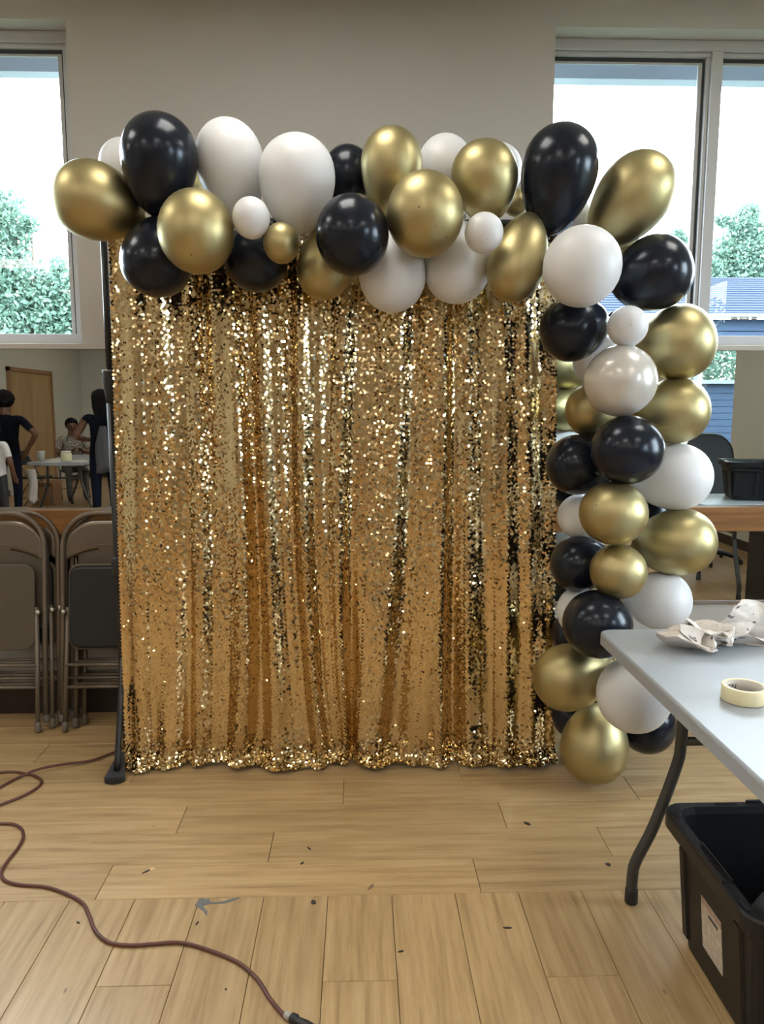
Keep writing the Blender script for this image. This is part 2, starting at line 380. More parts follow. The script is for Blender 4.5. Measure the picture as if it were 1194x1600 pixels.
# colour, extent in the photo, direction of the knot (degrees, 90 = down; None = knot away from us), distance of its plane, taper, label
BALLOONS = [
 ('W',158,220,232,300,None,3.02,.1,'white balloon half hidden behind the big black balloon at the garland\'s left end'),
 ('G',85,256,224,377,18,2.811,.16,'gold balloon sticking out farthest left, overlapping the left window'),
 ('K',190,182,308,336,95,2.746,.17,'large upright black balloon, tallest at the left end of the garland'),
 ('K',191,337,303,463,-75,2.78,.14,'black balloon hanging below the leftmost gold one over the curtain\'s upper left corner'),
 ('G',250,301,367,428,None,2.62,.12,'round gold balloon facing us beside the lower left black balloon, with a small dark dot'),
 ('G',262,255,324,330,None,3.10,.1,'sliver of a gold balloon between the tall black and the first tall white balloon'),
 ('W',308,191,415,342,82,2.853,.15,'tall white balloon right of the large upright black one'),
 ('W',405,214,524,361,90,2.748,.14,'second of the two tall white balloons, nearer the arch centre'),
 ('W',364,310,422,373,None,2.588,.08,'small white balloon tucked under the two tall white balloons'),
 ('K',352,340,452,455,-80,2.828,.14,'black balloon hanging beneath the small white and the small gold balloon'),
 ('G',412,350,468,412,None,2.62,.08,'smallest gold balloon, under the second tall white balloon'),
 ('K',504,231,584,320,None,2.94,.1,'black balloon peeking out behind the second tall white and the upright gold balloon'),
 ('G',466,340,560,468,-72,2.816,.16,'gold balloon hanging down behind the round black balloon at the centre'),
 ('K',494,308,608,431,None,2.616,.1,'round black balloon facing us at the centre of the top garland'),
 ('G',564,203,661,340,88,2.812,.16,'upright gold balloon at the garland\'s top centre'),
 ('G',604,273,724,402,None,2.62,.1,'round gold balloon facing us with dark specks, right of the central black one'),
 ('W',652,215,738,310,None,2.972,.12,'white balloon behind, between the two upright gold balloons'),
 ('W',560,345,665,488,-92,2.812,.15,'white balloon hanging lowest over the curtain, under the central black balloon'),
 ('W',664,345,767,474,-82,2.825,.15,'white balloon hanging over the curtain under the small white balloon'),
 ('G',706,222,810,345,80,2.748,.14,'upright gold balloon left of the tall black one at the garland\'s corner'),
 ('W',742,228,815,310,None,3.068,.1,'rim of a white balloon behind the right upright gold balloon'),
 ('W',726,334,786,396,None,2.588,.08,'small white balloon below the right upright gold balloon'),
 ('G',786,296,826,338,None,3.036,.1,'tiny glimpse of a gold balloon beside the tall black corner balloon'),
 ('G',762,330,860,472,-72,2.713,.18,'gold balloon hanging over the curtain\'s upper right corner'),
 ('K',812,199,931,364,97,2.748,.20,'tall teardrop black balloon at the garland\'s right corner with its knot showing'),
 ('G',914,247,1051,385,125,2.82,.18,'large tilted gold balloon against the right window, highest of the column'),
 ('W',868,312,925,384,None,3.036,.1,'white balloon mostly hidden behind the tall black corner balloon'),
 ('W',848,357,968,480,None,2.585,.1,'large round white balloon facing us at the corner of the arch'),
 ('K',955,370,1080,487,160,2.772,.15,'large black balloon below the tilted gold one, against the right window'),
 ('G',948,362,1000,416,None,2.98,.1,'sliver of a pale gold balloon under the tilted gold balloon'),
 ('K',844,462,954,563,-20,2.764,.14,'black balloon under the large round white one, at the curtain\'s right edge'),
 ('W',949,479,1011,542,None,2.604,.08,'small white balloon in the column beside the second gold balloon'),
 ('G',993,478,1116,595,165,2.812,.15,'large gold balloon right of the small white one in the column'),
 ('W',895,522,968,604,None,2.972,.1,'white balloon hidden behind the pearly balloon'),
 ('P',913,541,1024,651,None,2.62,.08,'translucent pearly white balloon in the column with shiny wrinkles'),
 ('G',884,598,978,682,-10,2.844,.12,'gold balloon left of and below the pearly balloon'),
 ('G',988,592,1107,694,172,2.812,.15,'gold balloon right of the pearly balloon, above the reflected black chair'),
 ('K',923,650,1035,757,None,2.608,.08,'round black balloon facing us at the middle of the column'),
 ('K',853,679,965,773,0,2.792,.13,'black balloon at the column\'s left, beside the round black one'),
 ('W',985,693,1111,797,180,2.812,.14,'large white balloon at the column\'s right above the wooden rail'),
 ('W',871,770,950,842,None,2.858,.1,'white balloon at the curtain\'s edge behind the round gold balloon'),
 ('G',905,751,1010,850,None,2.62,.08,'round gold balloon facing us below the middle black balloon'),
 ('K',968,760,1046,838,None,3.004,.1,'dark patch of a black balloon behind the gold ones at rail height'),
 ('G',990,795,1117,900,172,2.796,.15,'large gold balloon at the column\'s right in front of the wooden rail'),
 ('K',860,837,960,924,-5,2.787,.13,'black balloon at the column\'s left beside the smaller round gold balloon'),
 ('G',922,849,1009,934,None,2.613,.08,'smaller round gold balloon in the lower column with faint specks'),
 ('W',976,892,1079,984,185,2.812,.14,'white balloon resting just above the far corner of the grey table'),
 ('K',879,921,986,1026,None,2.615,.08,'round black balloon in the lower column left of the table corner'),
 ('W',870,918,930,990,None,2.795,.1,'cream white balloon peeking between two black balloons at the curtain edge'),
 ('G',832,1003,958,1108,-15,2.72,.13,'large gold balloon overlapping the curtain\'s lower right edge'),
 ('W',932,1028,1046,1141,None,2.55,.08,'white balloon partly behind the grey table\'s left edge'),
 ('K',966,1085,1053,1174,None,2.86,.1,'black balloon under the white one, low behind the table leg'),
 ('G',877,1100,982,1223,-80,2.78,.12,'lowest gold balloon touching the floor at the foot of the column'),
 ('K',862,1085,932,1152,None,2.93,.1,'dark glimpse of a black balloon behind the lowest gold balloons'),
 ('K',862,955,920,1030,None,2.90,.1,'dark edge of a black balloon behind the cream white one'),
]
def balloon(c, x0, y0, x1, y1, ang, Y, taper, label):
    cx, cy, rx, ry = (x0+x1)/2, (y0+y1)/2, (x1-x0)/2, (y1-y0)/2
    p = onY(cx, cy, Y); s = float((p-np.array([0, 0, H])) @ fw)/F
    if ang is None:
        b_ = math.sqrt(rx*ry); a_ = b_*1.1; d = Vector((0.05, 1.0, -0.12 if p[2] > 1.3 else 0.15))
        sq = ry/rx
    else:
        t = math.radians(ang); c2, s2 = math.cos(t)**2, math.sin(t)**2; sq = 1
        if abs(c2-s2) < 0.4: a_, b_ = 81, 57
        else:
            a_ = math.sqrt((rx*rx*c2-ry*ry*s2)/(c2-s2)); b_ = math.sqrt((ry*ry*c2-rx*rx*s2)/(c2-s2))
        d = Vector((math.cos(t), 0.22, -math.sin(t)))
    a_ *= s; b_ *= s
    d.normalize()
    prof = []; n = 22; mx = max(math.sin(f)*(1+taper*math.cos(f)) for f in [math.pi*i/60 for i in range(61)])
    for i in range(n+1):
        f = math.pi*i/n
        r = b_*math.sin(f)*(1+taper*math.cos(f))/mx
        prof.append((max(r, 0.0004 if i == 0 else 0.0045), -a_*math.cos(f)))
    prof[-1] = (0.0045, a_+0.004)
    m = MB().lathe(prof, 32, axis=d)
    if abs(sq-1) > 0.01: m.v = [(v[0]/math.sqrt(sq), v[1], v[2]*math.sqrt(sq)) for v in m.v]
    o = thing('balloon', label, 'balloon', p, group='balloons of the garland arch', me=m.mesh('balloon', BM[c]))
    k = MB().lathe([(0.0045, a_+0.002), (0.0085, a_+0.006), (0.0075, a_+0.011), (0.004, a_+0.013), (0.008, a_+0.02), (0.012, a_+0.028), (0.0115, a_+0.0285), (0.003, a_+0.020)], 10, axis=d)
    ob('knot', k.mesh('knot', BM[c]), o); return o
BOBS = [balloon(*q) for q in BALLOONS]
M_mark = mat('latex_blemish', (0.10, 0.085, 0.05), 0.5); M_markw = mat('latex_blemish_pale', (0.52, 0.50, 0.46), 0.5)
from mathutils.bvhtree import BVHTree
def blemish(i, px, py, rad, m=None):                    # darker spots where the stretched latex is thin
    o = BOBS[i]; me = o.data; t = BVHTree.FromPolygons([v.co+o.location for v in me.vertices], [p.vertices[:] for p in me.polygons])
    loc, n, _, _ = t.ray_cast(Vector((0, 0, H)), Vector(ray(px, py)).normalized())
    if loc is None: return
    MB().lathe([(rad, -0.0004), (rad*.8, 0.0003), (rad*.3, 0.0006)], 10, loc-o.location, axis=n).build('blemish', m or M_mark, o)
for a in ((4, 299, 398, .0032), (15, 655, 323, .0036), (15, 681, 353, .0024), (15, 698, 370, .0032), (41, 932, 789, .0036), (45, 938, 866, .0028), (45, 950, 912, .0024)): blemish(*a)
for a in ((8, 379, 340, .0030), (21, 762, 374, .0028), (31, 986, 508, .0028)): blemish(*a, M_markw)

# ------------------------------------------------------------------ sequin curtain
M_cloth = mat('curtain_cloth', srgb(92, 62, 26), 0.75)
M_seq = mat('gold_sequin', (0.70, 0.545, 0.305), 0.10, 1.0)
CT = 2.13
def ncurve(seed, freqs):
    r = np.random.RandomState(seed); ph = r.rand(len(freqs), 3)*6.28
    return lambda a, b: sum(np.sin(f*a+ph[i, 0]+0.9*np.sin(b*1.7+ph[i, 1]))*np.cos(0.35*f*0.05*b+ph[i, 2]*0.12) for i, f in enumerate(freqs))/len(freqs)
_drift = ncurve(3, [3.1, 5.3, 9.7]); _amp = ncurve(5, [4.3, 7.9]); _lump = ncurve(11, [17., 29., 43.]); _patch = ncurve(21, [9., 21., 37.]); _lean = ncurve(31, [8., 15., 27.])
def fold_y(x, z):
    w = x + 0.012*np.sin(z*1.9+x*6) + 0.010*_drift(x*2, z)
    low = np.clip((1.2-z)/1.2, 0, 1)
    w = w + 0.05*low**2*np.sin(2*np.pi*(x+0.045)/0.62)*np.exp(-((x+0.045)/0.5)**2)
    A = (1+0.7*_amp(x, z))*(0.75+0.65*low)
    s1 = np.sin(2*np.pi*w/0.139+3.2*_drift(x, z*0.4))
    s1 = np.sign(s1)*np.abs(s1)**0.75
    s2 = np.sin(2*np.pi*w/0.083+1.1+3.4*_drift(x*1.3+2, z*.35))
    return A*(0.016*s1 + 0.0075*s2) + 0.010*np.sin(2*np.pi*w/0.33+0.5+1.5*_drift(x*.7, z*.3))
def surf(x, s, x0, x1):
    """x across the panel, s metres of cloth down from the bar"""
    drop = 2.085
    k = np.clip((s-drop)/0.11, 0, 1)
    z = np.where(s < drop, CT-s, (CT-drop)*(1-k)**1.5+0.006+0.010*k*(1+.4*_lump(x*1.7, s*5)+.6*np.sin(x*11+1)))
    y = 3.0 + fold_y(x, CT-np.minimum(s, drop)) - 0.055*k*(1+0.15*_lump(x, s)+0.35*np.sin(x*9.5+2.2*np.sin(x*3.1)))
    lowb = np.clip((0.16-z)/0.16, 0, 1)
    y = y - 0.008*lowb*_lump(x*0.9, z*25) - 0.010*lowb - 0.016*lowb*np.sin(x*13+1.5*np.sin(x*5))
    cx_ = -0.045
    xx = x + (x-cx_)*0.0 + np.where(x < cx_, -0.036*np.clip((x-cx_)/(-0.9), 0, 1)*np.clip(s/CT, 0, 1), 0.05*np.clip((x-cx_)/0.8, 0, 1)*np.clip(s/CT, 0, 1))
    pinch = np.exp(-((x-cx_)/0.09)**2)*np.exp(-((s-2.02)/0.16)**2)
    return xx - 0.30*pinch*(x-cx_), y+0.02*pinch, z
def curtain(label, x0, x1, seed):
    root = thing('sequin_curtain', label, 'curtain', group='gold sequin backdrop panels', loc=(0, 0, 0))
    nx, ns = 260, 150
    X, Sg = np.meshgrid(np.linspace(x0, x1, nx), np.linspace(0, 2.19, ns))
    px, py, pz = surf(X, Sg, x0, x1); py = py+0.008
    vs = np.stack([px, py, pz], -1).reshape(-1, 3)
    fs = [(j*nx+i, j*nx+i+1, (j+1)*nx+i+1, (j+1)*nx+i) for j in range(ns-1) for i in range(nx-1)]
    me = bpy.data.meshes.new('cloth'); me.from_pydata(vs.tolist(), [], fs); me.materials.append(M_cloth)
    me.polygons.foreach_set('use_smooth', [True]*len(fs)); me.update(); ob('cloth', me, root)
    # pole pocket along the top
    # sequins: one disc every few millimetres along the cloth
    r = np.random.RandomState(seed); C = []; R_ = 0.0056; dx, ds = 0.0094, 0.0074
    fine = np.linspace(x0, x1, 1600)
    for j, s in enumerate(np.arange(0.02, 2.188, ds)):
        a, bq, c = surf(fine, np.full_like(fine, s), x0, x1)
        L = np.concatenate([[0], np.cumsum(np.hypot(np.diff(a), np.diff(bq)))])
        q = np.arange((j % 2)*dx/2, L[-1], dx); q = q+r.normal(0, 0.0006, len(q))
        C.append(np.stack([np.interp(np.clip(q, 0, L[-1]), L, fine), np.full_like(q, s)+r.normal(0, 0.0005, len(q))], -1))
    C = np.concatenate(C); x, s = C[:, 0], C[:, 1]; e = 0.0012; n_ = len(x)
    P = np.stack(surf(x, s, x0, x1), -1)
    Px = np.stack(surf(x+e, s, x0, x1), -1)-P; Ps = np.stack(surf(x, s+e, x0, x1), -1)-P
    Nn = np.cross(Ps, Px); Nn /= np.linalg.norm(Nn, axis=1, keepdims=True)+1e-12
    flip = Nn[:, 1] > 0; Nn[flip] *= -1
    patch = np.clip(0.5+1.1*_patch(x, P[:, 2]*3), 0, 1)
    up_ = np.clip((P[:, 2]-0.3)/0.6, 0, 1)
    sig = np.radians(2.0+(2.2+6.3*up_)*patch**1.5); wild = r.rand(n_) < 0.035+0.06*up_; sig = np.where(wild, np.radians(20), sig)
    low = np.clip((0.14-P[:, 2])/0.1, 0, 1); sig = np.maximum(sig, np.radians(17)*low)
    U = np.cross(np.array([0, 0, 1.0])[None], Nn); U /= np.linalg.norm(U, axis=1, keepdims=True)+1e-12
    V = np.cross(Nn, U)
    lean = np.radians(3.5)*_lean(x*1.2, P[:, 2]*2)
    Nn = Nn+U*np.tan(r.normal(0, 1, n_)*sig)[:, None]*1.0+V*np.tan(r.normal(0, 1, n_)*sig+lean)[:, None]
    Nn /= np.linalg.norm(Nn, axis=1, keepdims=True)
    U = np.cross(np.array([0, 0.02, 1.0])[None], Nn); U /= np.linalg.norm(U, axis=1, keepdims=True)+1e-12; V = np.cross(Nn, U)
    k = 7; an = 2*np.pi*np.arange(k)/k; rad = R_*(1+0.06*r.normal(0, 1, n_))
    ctr = P+Nn*0.0035
    vv = ctr[:, None]+rad[:, None, None]*(U[:, None]*np.cos(an)[None, :, None]+V[:, None]*np.sin(an)[None, :, None])
    vv[:, :, 2] = np.maximum(vv[:, :, 2], 0.0012)
    me = bpy.data.meshes.new('sequins'); me.vertices.add(n_*k); me.vertices.foreach_set('co', vv.astype(np.float32).ravel())
    me.loops.add(n_*k); me.loops.foreach_set('vertex_index', np.arange(n_*k, dtype=np.int32))
    me.polygons.add(n_); me.polygons.foreach_set('loop_start', np.arange(0, n_*k, k, dtype=np.int32)); me.polygons.foreach_set('loop_total', np.full(n_, k, np.int32))
    me.materials.append(M_seq); me.update(calc_edges=True); me.validate()
    o = ob('sequins', me, root); o['kind'] = 'stuff'
    return n_
curtain('gold sequin curtain panel hanging at left of the backdrop, beside the black pole', -0.928, -0.043, 1)
curtain('gold sequin curtain panel hanging at right of the backdrop, beside the balloon column', -0.047, 0.755, 2)

# ------------------------------------------------------------------ backdrop stand
M_blackmetal = mat('black_powder_coat', (0.012, 0.013, 0.016), 0.38)
M_blackplastic = mat('black_plastic_foot', (0.014, 0.015, 0.017), 0.55)
st = thing('backdrop_stand', 'black telescopic backdrop stand with crossbar, carrying curtain and garland', 'stand', (0, 3.06, 0))
for x in (-0.968, 0.72):
    MB().tube([(x, 0, 1.55), (x, 0, 2.16)], 0.0125, 14).build('upper_pole', M_blackmetal, st)
    MB().tube([(x, 0, 0.02), (x, 0, 1.56)], 0.0175, 14).build('lower_pole', M_blackmetal, st)
    cl = MB().lathe([(0.0185, 1.47), (0.021, 1.50), (0.026, 1.535), (0.028, 1.585), (0.028, 1.592)], 16, (x, 0, 0)).build('collar', M_blackplastic, st)
    MB().lathe([(0.0283, 1.592), (0.0285, 1.596), (0.013, 1.597)], 16, (x, 0, 0)).build('collar_ring', M_trimmetal, cl)
    MB().lathe([(0.022, 0.78), (0.027, 0.79), (0.027, 0.85), (0.022, 0.86)], 14, (x, 0, 0)).build('leg_collar', M_blackplastic, st)
    for dx_, dy_ in (((0.004, -0.155), (-0.03, 0.26)) if x < 0 else ((-0.18, 0.20), (0.06, 0.25))):
        lg = MB().tube([(x, 0, 0.46), (x+dx_*0.5, dy_*0.5, 0.235), (x+dx_*0.86, dy_*0.86, 0.075), (x+dx_, dy_, 0.03)], [0.011, 0.011, 0.013, 0.014], 10).build('leg', M_blackmetal, st)
        ft = MB(); ang = math.atan2(dy_, dx_)
        outl = []
        for i in range(17):
            a = math.pi*(-0.5+i/16)
            outl.append((0.032+0.030*math.cos(a), 0.040*math.sin(a)))
        outl = [(-0.075, 0.011)]+outl[::-1]+[(-0.075, -0.011)]; m_ = len(outl)
        ca, sa = math.cos(ang), math.sin(ang); vs = []
        for top in (0, 1):
            for u, w in outl:
                vs.append((x+dx_+u*ca-w*sa, dy_+u*sa+w*ca, 0.001 if not top else max(0.014, 0.016-0.85*min(u, 0)*0.9)))
        ft.add(vs, [tuple(range(m_))[::-1], tuple(range(m_, 2*m_))]+[(i, (i+1) % m_, m_+(i+1) % m_, m_+i) for i in range(m_)])
        ft.build('foot', M_blackplastic, lg)
MB().tube([(-0.985, -0.058, CT+0.012), (0.75, -0.058, CT+0.012)], 0.0125, 12).build('crossbar', M_blackmetal, st)

# ------------------------------------------------------------------ folding chairs leaning on the rail
M_ctube = grainy('taupe_enamel', srgb(112, 102, 90), 0.38, 0.04, 12, metal=0.35)
M_cpanel = grainy('taupe_panel', srgb(114, 104, 92), 0.27, 0.05, 8, metal=0.6)
M_cseat = grainy('taupe_seat', srgb(88, 80, 68), 0.42, 0.04, 8, metal=0.25)
M_vinyl = grainy('black_vinyl', (0.008, 0.011, 0.015), 0.45, 0.1, 20)
M_cap = mat('taupe_rubber', srgb(104, 96, 86), 0.6)
M_hinge = mat('zinc_hinge', (0.5, 0.5, 0.48), 0.3, 1.0)
def make_chair(label, padded):
    r = thing('folding_chair', label, 'chair', group='folded chairs leaning on the mirror rail')
    hw, top, rc = 0.215, 0.985, 0.15
    pts = [(-hw-0.004, 0, 0.055), (-hw, 0, 0.5), (-hw, 0, top-rc)]
    for i in range(1, 9): a = math.pi/2*i/8; pts.append((-hw+rc*(1-math.cos(a)), 0, top-rc+rc*math.sin(a)))
    pts += [(-x, y, z) for x, y, z in pts[::-1]]
    MB().tube(pts, 0.0125, 10).build('frame', M_ctube, r)
    bp = MB(); nu, nv = 17, 7; vs = []
    for j in range(nv):
        for i in range(nu):
            u = -1+2*i/(nu-1); x = u*(hw-0.008)
            zt = top-0.030-(0 if abs(x) < hw-rc else rc-math.sqrt(max(rc*rc-(abs(x)-(hw-rc))**2, 0))); zb = 0.822-0.052*u*u
            v = j/(nv-1); vs.append((x, 0.012*(1-u*u)-0.004, zb+(zt-zb)*v))
    o = len(vs); vs += [(x, y+0.004, z) for x, y, z in vs]
    fs = []
    for j in range(nv-1):
        for i in range(nu-1):
            a = j*nu+i; fs += [(a, a+1, a+nu+1, a+nu), (o+a, o+a+nu, o+a+nu+1, o+a+1)]
    rim = [i for i in range(nu)]+[j*nu+nu-1 for j in range(1, nv)]+[(nv-1)*nu+i for i in range(nu-2, -1, -1)]+[j*nu for j in range(nv-2, 0, -1)]
    for i in range(len(rim)): a, c = rim[i], rim[(i+1) % len(rim)]; fs.append((a, o+a, o+c, c))
    bp.add(vs, fs, 0, True).build('backrest', M_cpanel, r)
    seat = MB().rrect(0.181, 0.195, 0, 0.018, 0.05, (0, 0.562), 6, 0, 0.006)
    sw = lambda m, y0: [(x, y0-z, y) for x, y, z in m.v]
    seat.v = sw(seat, -0.012); se = seat.build('seat', M_cseat, r)
    if padded:
        pd = MB().rrect(0.170, 0.184, 0.0182, 0.038, 0.046, (0, 0.562), 6, 0, 0.012); pd.v = sw(pd, -0.012); pd.build('pad', M_vinyl, se)
    for sx in (-1, 1):
        lg = MB().tube([(sx*0.186, -0.018, 0.56), (sx*0.192, -0.026, 0.25), (sx*0.196, -0.034, 0.03)], 0.0105, 10).build('leg', M_ctube, r)
        MB().lathe([(0.0135, 0.002), (0.015, 0.006), (0.0145, 0.028), (0.012, 0.045)], 12, (sx*0.196, -0.034, 0)).build('foot_cap', M_cap, lg)
        MB().lathe([(0.0145, 0.036), (0.0155, 0.042), (0.014, 0.07)], 12, (sx*(hw+0.004), 0, 0)).build('foot_cap', M_cap, r)
        MB().lathe([(0.012, 0), (0.012, 0.012), (0.007, 0.016)], 10, (sx*0.199, -0.03, 0.54), axis=(0, -1, 0)).build('hinge', M_hinge, r)
    for z in (0.20, 0.30): MB().tube([(-0.193, -0.03, z), (0.193, -0.03, z)], 0.0075, 8).build('stretcher', M_ctube, r)
    MB().tube([(-hw, 0.0, 0.235), (hw, 0.0, 0.235)], 0.0075, 8).build('stretcher', M_ctube, r)
    return r
def dup(root, loc, rot, label):
    r = root.copy(); COL.objects.link(r); r.location = loc; r.rotation_euler = rot; r['label'] = label
    for ch in list(root.children):
        c = ch.copy(); COL.objects.link(c); c.parent = r
        for g in ch.children:
            d_ = g.copy(); COL.objects.link(d_); d_.parent = c
    return r
LEAN = math.radians(-7.6)
def lift(*a):                                            # a chair folded with its seat slid further up its frame
    r = dup(*a)
    for c in r.children:
        if c.name.startswith('seat'): c.location.z += 0.085
    return r
plain = make_chair('front taupe metal folding chair with bare metal seat, at the left edge', False)
plain.location = (-1.648, 3.375, 0); plain.rotation_euler = (LEAN, 0, 0)
padded = make_chair('folding chair with black padded vinyl seat, in front of its stack beside the curtain', True)
padded.location = (-1.135, 3.375, 0); padded.rotation_euler = (LEAN, 0, 0)
lift(plain, (-1.600, 3.420, 0), (LEAN*0.93, 0, 0), 'second folding chair, directly behind the bare metal seat chair')
dup(padded, (-1.578, 3.462, 0), (LEAN*0.80, 0, 0), 'third folding chair, against the rail behind the left stack')
lift(plain, (-1.105, 3.420, 0), (LEAN*0.93, 0, 0), 'second folding chair, directly behind the black padded one')
dup(padded, (-1.080, 3.462, 0), (LEAN*0.80, 0, 0), 'third folding chair, against the rail behind the black padded one')

# ------------------------------------------------------------------ extension cord
M_cord = grainy('maroon_cord', srgb(88, 50, 43), 0.45, 0.08, 40)
cp = [(205, 1160), (190, 1169), (170, 1180), (140, 1190), (100, 1198), (60, 1206), (30, 1214), (0, 1230), (-40, 1252), (-60, 1275), (-40, 1275), (0, 1258), (35, 1244), (58, 1231), (65, 1221), (58, 1214), (42, 1209), (12, 1206), (-30, 1213), (-90, 1240), (-100, 1280), (-45, 1288), (0, 1287), (22, 1288), (34, 1296), (36, 1309), (28, 1325), (12, 1345), (3, 1361), (6, 1374), (28, 1382), (72, 1386), (105, 1397), (130, 1412), (140, 1432), (150, 1456), (172, 1473), (205, 1477), (240, 1475), (282, 1473), (325, 1484), (372, 1504), (402, 1530), (422, 1561), (447, 1590)]
path = [onZ(x, y, 0.006) for x, y in cp]
for i in (2, 3, 4, 5): path[i][2] = 0.006+0.011*(1 if i in (4, 5) else 0.3)
path = smooth_path(path, 7)
crd = thing('extension_cord', 'long maroon extension cord snaking over the wooden floor to a black socket end', 'cord', me=MB().tube(path, 0.0052, 8).mesh('extension_cord', M_cord))
e0, e1 = Vector(path[-1]), (Vector(path[-1])-Vector(path[-4])).normalized()
e1 = (Vector(onZ(490, 1612, 0.012))-e0).normalized(); e0.z = 0.014; e1.z = 0; e1.normalize()
MB().lathe([(0.006, -0.004), (0.009, 0), (0.009, 0.012), (0.006, 0.016)], 12, e0, axis=e1).build('collar', mat('grey_cord_collar', (0.4, 0.39, 0.37), 0.5), crd)
MB().lathe([(0.006, 0.014), (0.0125, 0.018), (0.0135, 0.03), (0.010, 0.036), (0.0115, 0.045), (0.0135, 0.062), (0.0135, 0.085), (0.012, 0.088)], 14, e0, axis=e1).build('socket', M_blackplastic, crd)

# ------------------------------------------------------------------ folding table with its things
M_ttop = grainy('table_plastic', srgb(152, 158, 163), 0.36, 0.02, 30, bump=0.25, bscale=160)
M_tleg = grainy('table_leg_grey', srgb(70, 70, 68), 0.42, 0.05, 20, metal=0.3)
def folding_table(label, x, y, rot=0, ln=1.83, wd=0.75):
    r = thing('folding_table', label, 'table', (x, y, 0), (0, 0, rot), group='grey plastic folding tables')
    MB().rrect(wd/2, ln/2, 0.692, 0.737, 0.045, n=7, ch=0.007).build('tabletop', M_ttop, r)
    for sy in (-1, 1):
        yy = sy*(ln/2-0.33)
        for sx in (-1, 1):
            pts = smooth_path([(sx*0.222, yy, 0.690), (sx*0.224, yy, 0.50), (sx*0.235, yy, 0.42), (sx*0.292, yy, 0.24), (sx*0.338, yy, 0.135), (sx*0.347, yy, 0.09), (sx*0.348, yy, 0.02)], 5)
            lg = MB().tube(pts, 0.0165, 12).build('leg', M_tleg, r)
            MB().lathe([(0.0175, 0.001), (0.019, 0.004), (0.0185, 0.045), (0.017, 0.047)], 14, (sx*0.348, yy, 0)).build('foot_cap', M_blackplastic, lg)
        MB().tube([(-0.222, yy, 0.50), (0.222, yy, 0.50)], 0.013, 10).build('leg_brace', M_tleg, r)
        MB().tube([(-0.26, yy, 0.682), (0.26, yy, 0.682)], 0.013, 10).build('leg_brace', M_tleg, r)
    for sx in (-1, 1): MB().box(sx*0.30-0.012, sx*0.30+0.012, -ln/2+0.12, ln/2-0.12, 0.668, 0.6915, 0, 0.003).build('side_rail', M_tleg, r)
    return r
folding_table('grey folding table beside the balloon column, holding crumpled newspaper and masking tape', 0.772+0.375, 2.405-0.915)

M_tapec = mat('masking_tape_cream', srgb(228, 218, 178), 0.5)
M_core = grainy('cardboard_core', srgb(190, 184, 174), 0.7, 0.05, 60)
M_ink = mat('printed_ink', (0.03, 0.03, 0.035), 0.6)
tp = onZ(1162, 1094, 0.737)
tr = thing('masking_tape', 'roll of cream masking tape lying on the grey table', 'tape', (tp[0], tp[1], 0.738))
MB().lathe([(0.0515, 0.0005), (0.0525, 0.002), (0.0525, 0.0355), (0.0515, 0.037), (0.043, 0.037), (0.043, 0.0005)], 48, closed=True).build('tape_roll', M_tapec, tr)
MB().lathe([(0.0428, 0.001), (0.0428, 0.0365), (0.0405, 0.0365), (0.0405, 0.001)], 48, closed=True).build('core', M_core, tr)
def text_part(body, size, parent, m, matrix, name='print', bend=None):
    c = bpy.data.curves.new(name, 'FONT'); c.body = body; c.size = size; c.align_x = 'CENTER'; c.extrude = 0.0001; c.resolution_u = 2
    o = bpy.data.objects.new(name, c); COL.objects.link(o)
    dg = bpy.context.evaluated_depsgraph_get(); dg.update(); me = bpy.data.meshes.new_from_object(o.evaluated_get(dg)); bpy.data.objects.remove(o)
    if bend:
        for v in me.vertices:
            a = -v.co.x/bend; x, y = v.co.x, v.co.y
            v.co = Vector((bend*math.sin(-a), bend*math.cos(a)-v.co.z, y))
    me.materials.clear(); me.materials.append(m); o = ob(name, me, parent); o.matrix_local = matrix; return o
text_part('REFN', 0.019, tr, M_ink, Matrix.Translation((0, 0, 0.014)) @ Matrix.Rotation(math.radians(30), 4, 'Z'), 'print', 0.0402)

def paper_mat():
    m = mat('newsprint', srgb(214, 208, 202), 0.85); n = N(m); v, _ = n.coord('UV', (1, 1, 1))
    w = n.new('ShaderNodeTexWave'); w.bands_direction = 'Y'; w.inputs['Scale'].default_value = 22; w.inputs['Distortion'].default_value = 0.6
    n.link(v, w.inputs['Vector'])
    blk = n.noise(v, 5, 1); b2 = n.noise(v, 4.5, 2.5)
    lines = n.ramp(w.outputs['Fac'], [(0.55, (0, 0, 0)), (0.7, (0.30, 0.30, 0.30))])
    msk = n.ramp(blk, [(0.46, (0, 0, 0)), (0.50, (1, 1, 1))])
    c = n.mix(n.math('MULTIPLY', lines, msk), srgb(218, 212, 206), srgb(90, 84, 84))
    c = n.mix(n.ramp(b2, [(0.62, (0, 0, 0)), (0.64, (0.85, 0.85, 0.85))]), c, srgb(58, 48, 58))
    n.link(c, n.b.inputs['Base Color']); return m
M_paper = paper_mat()
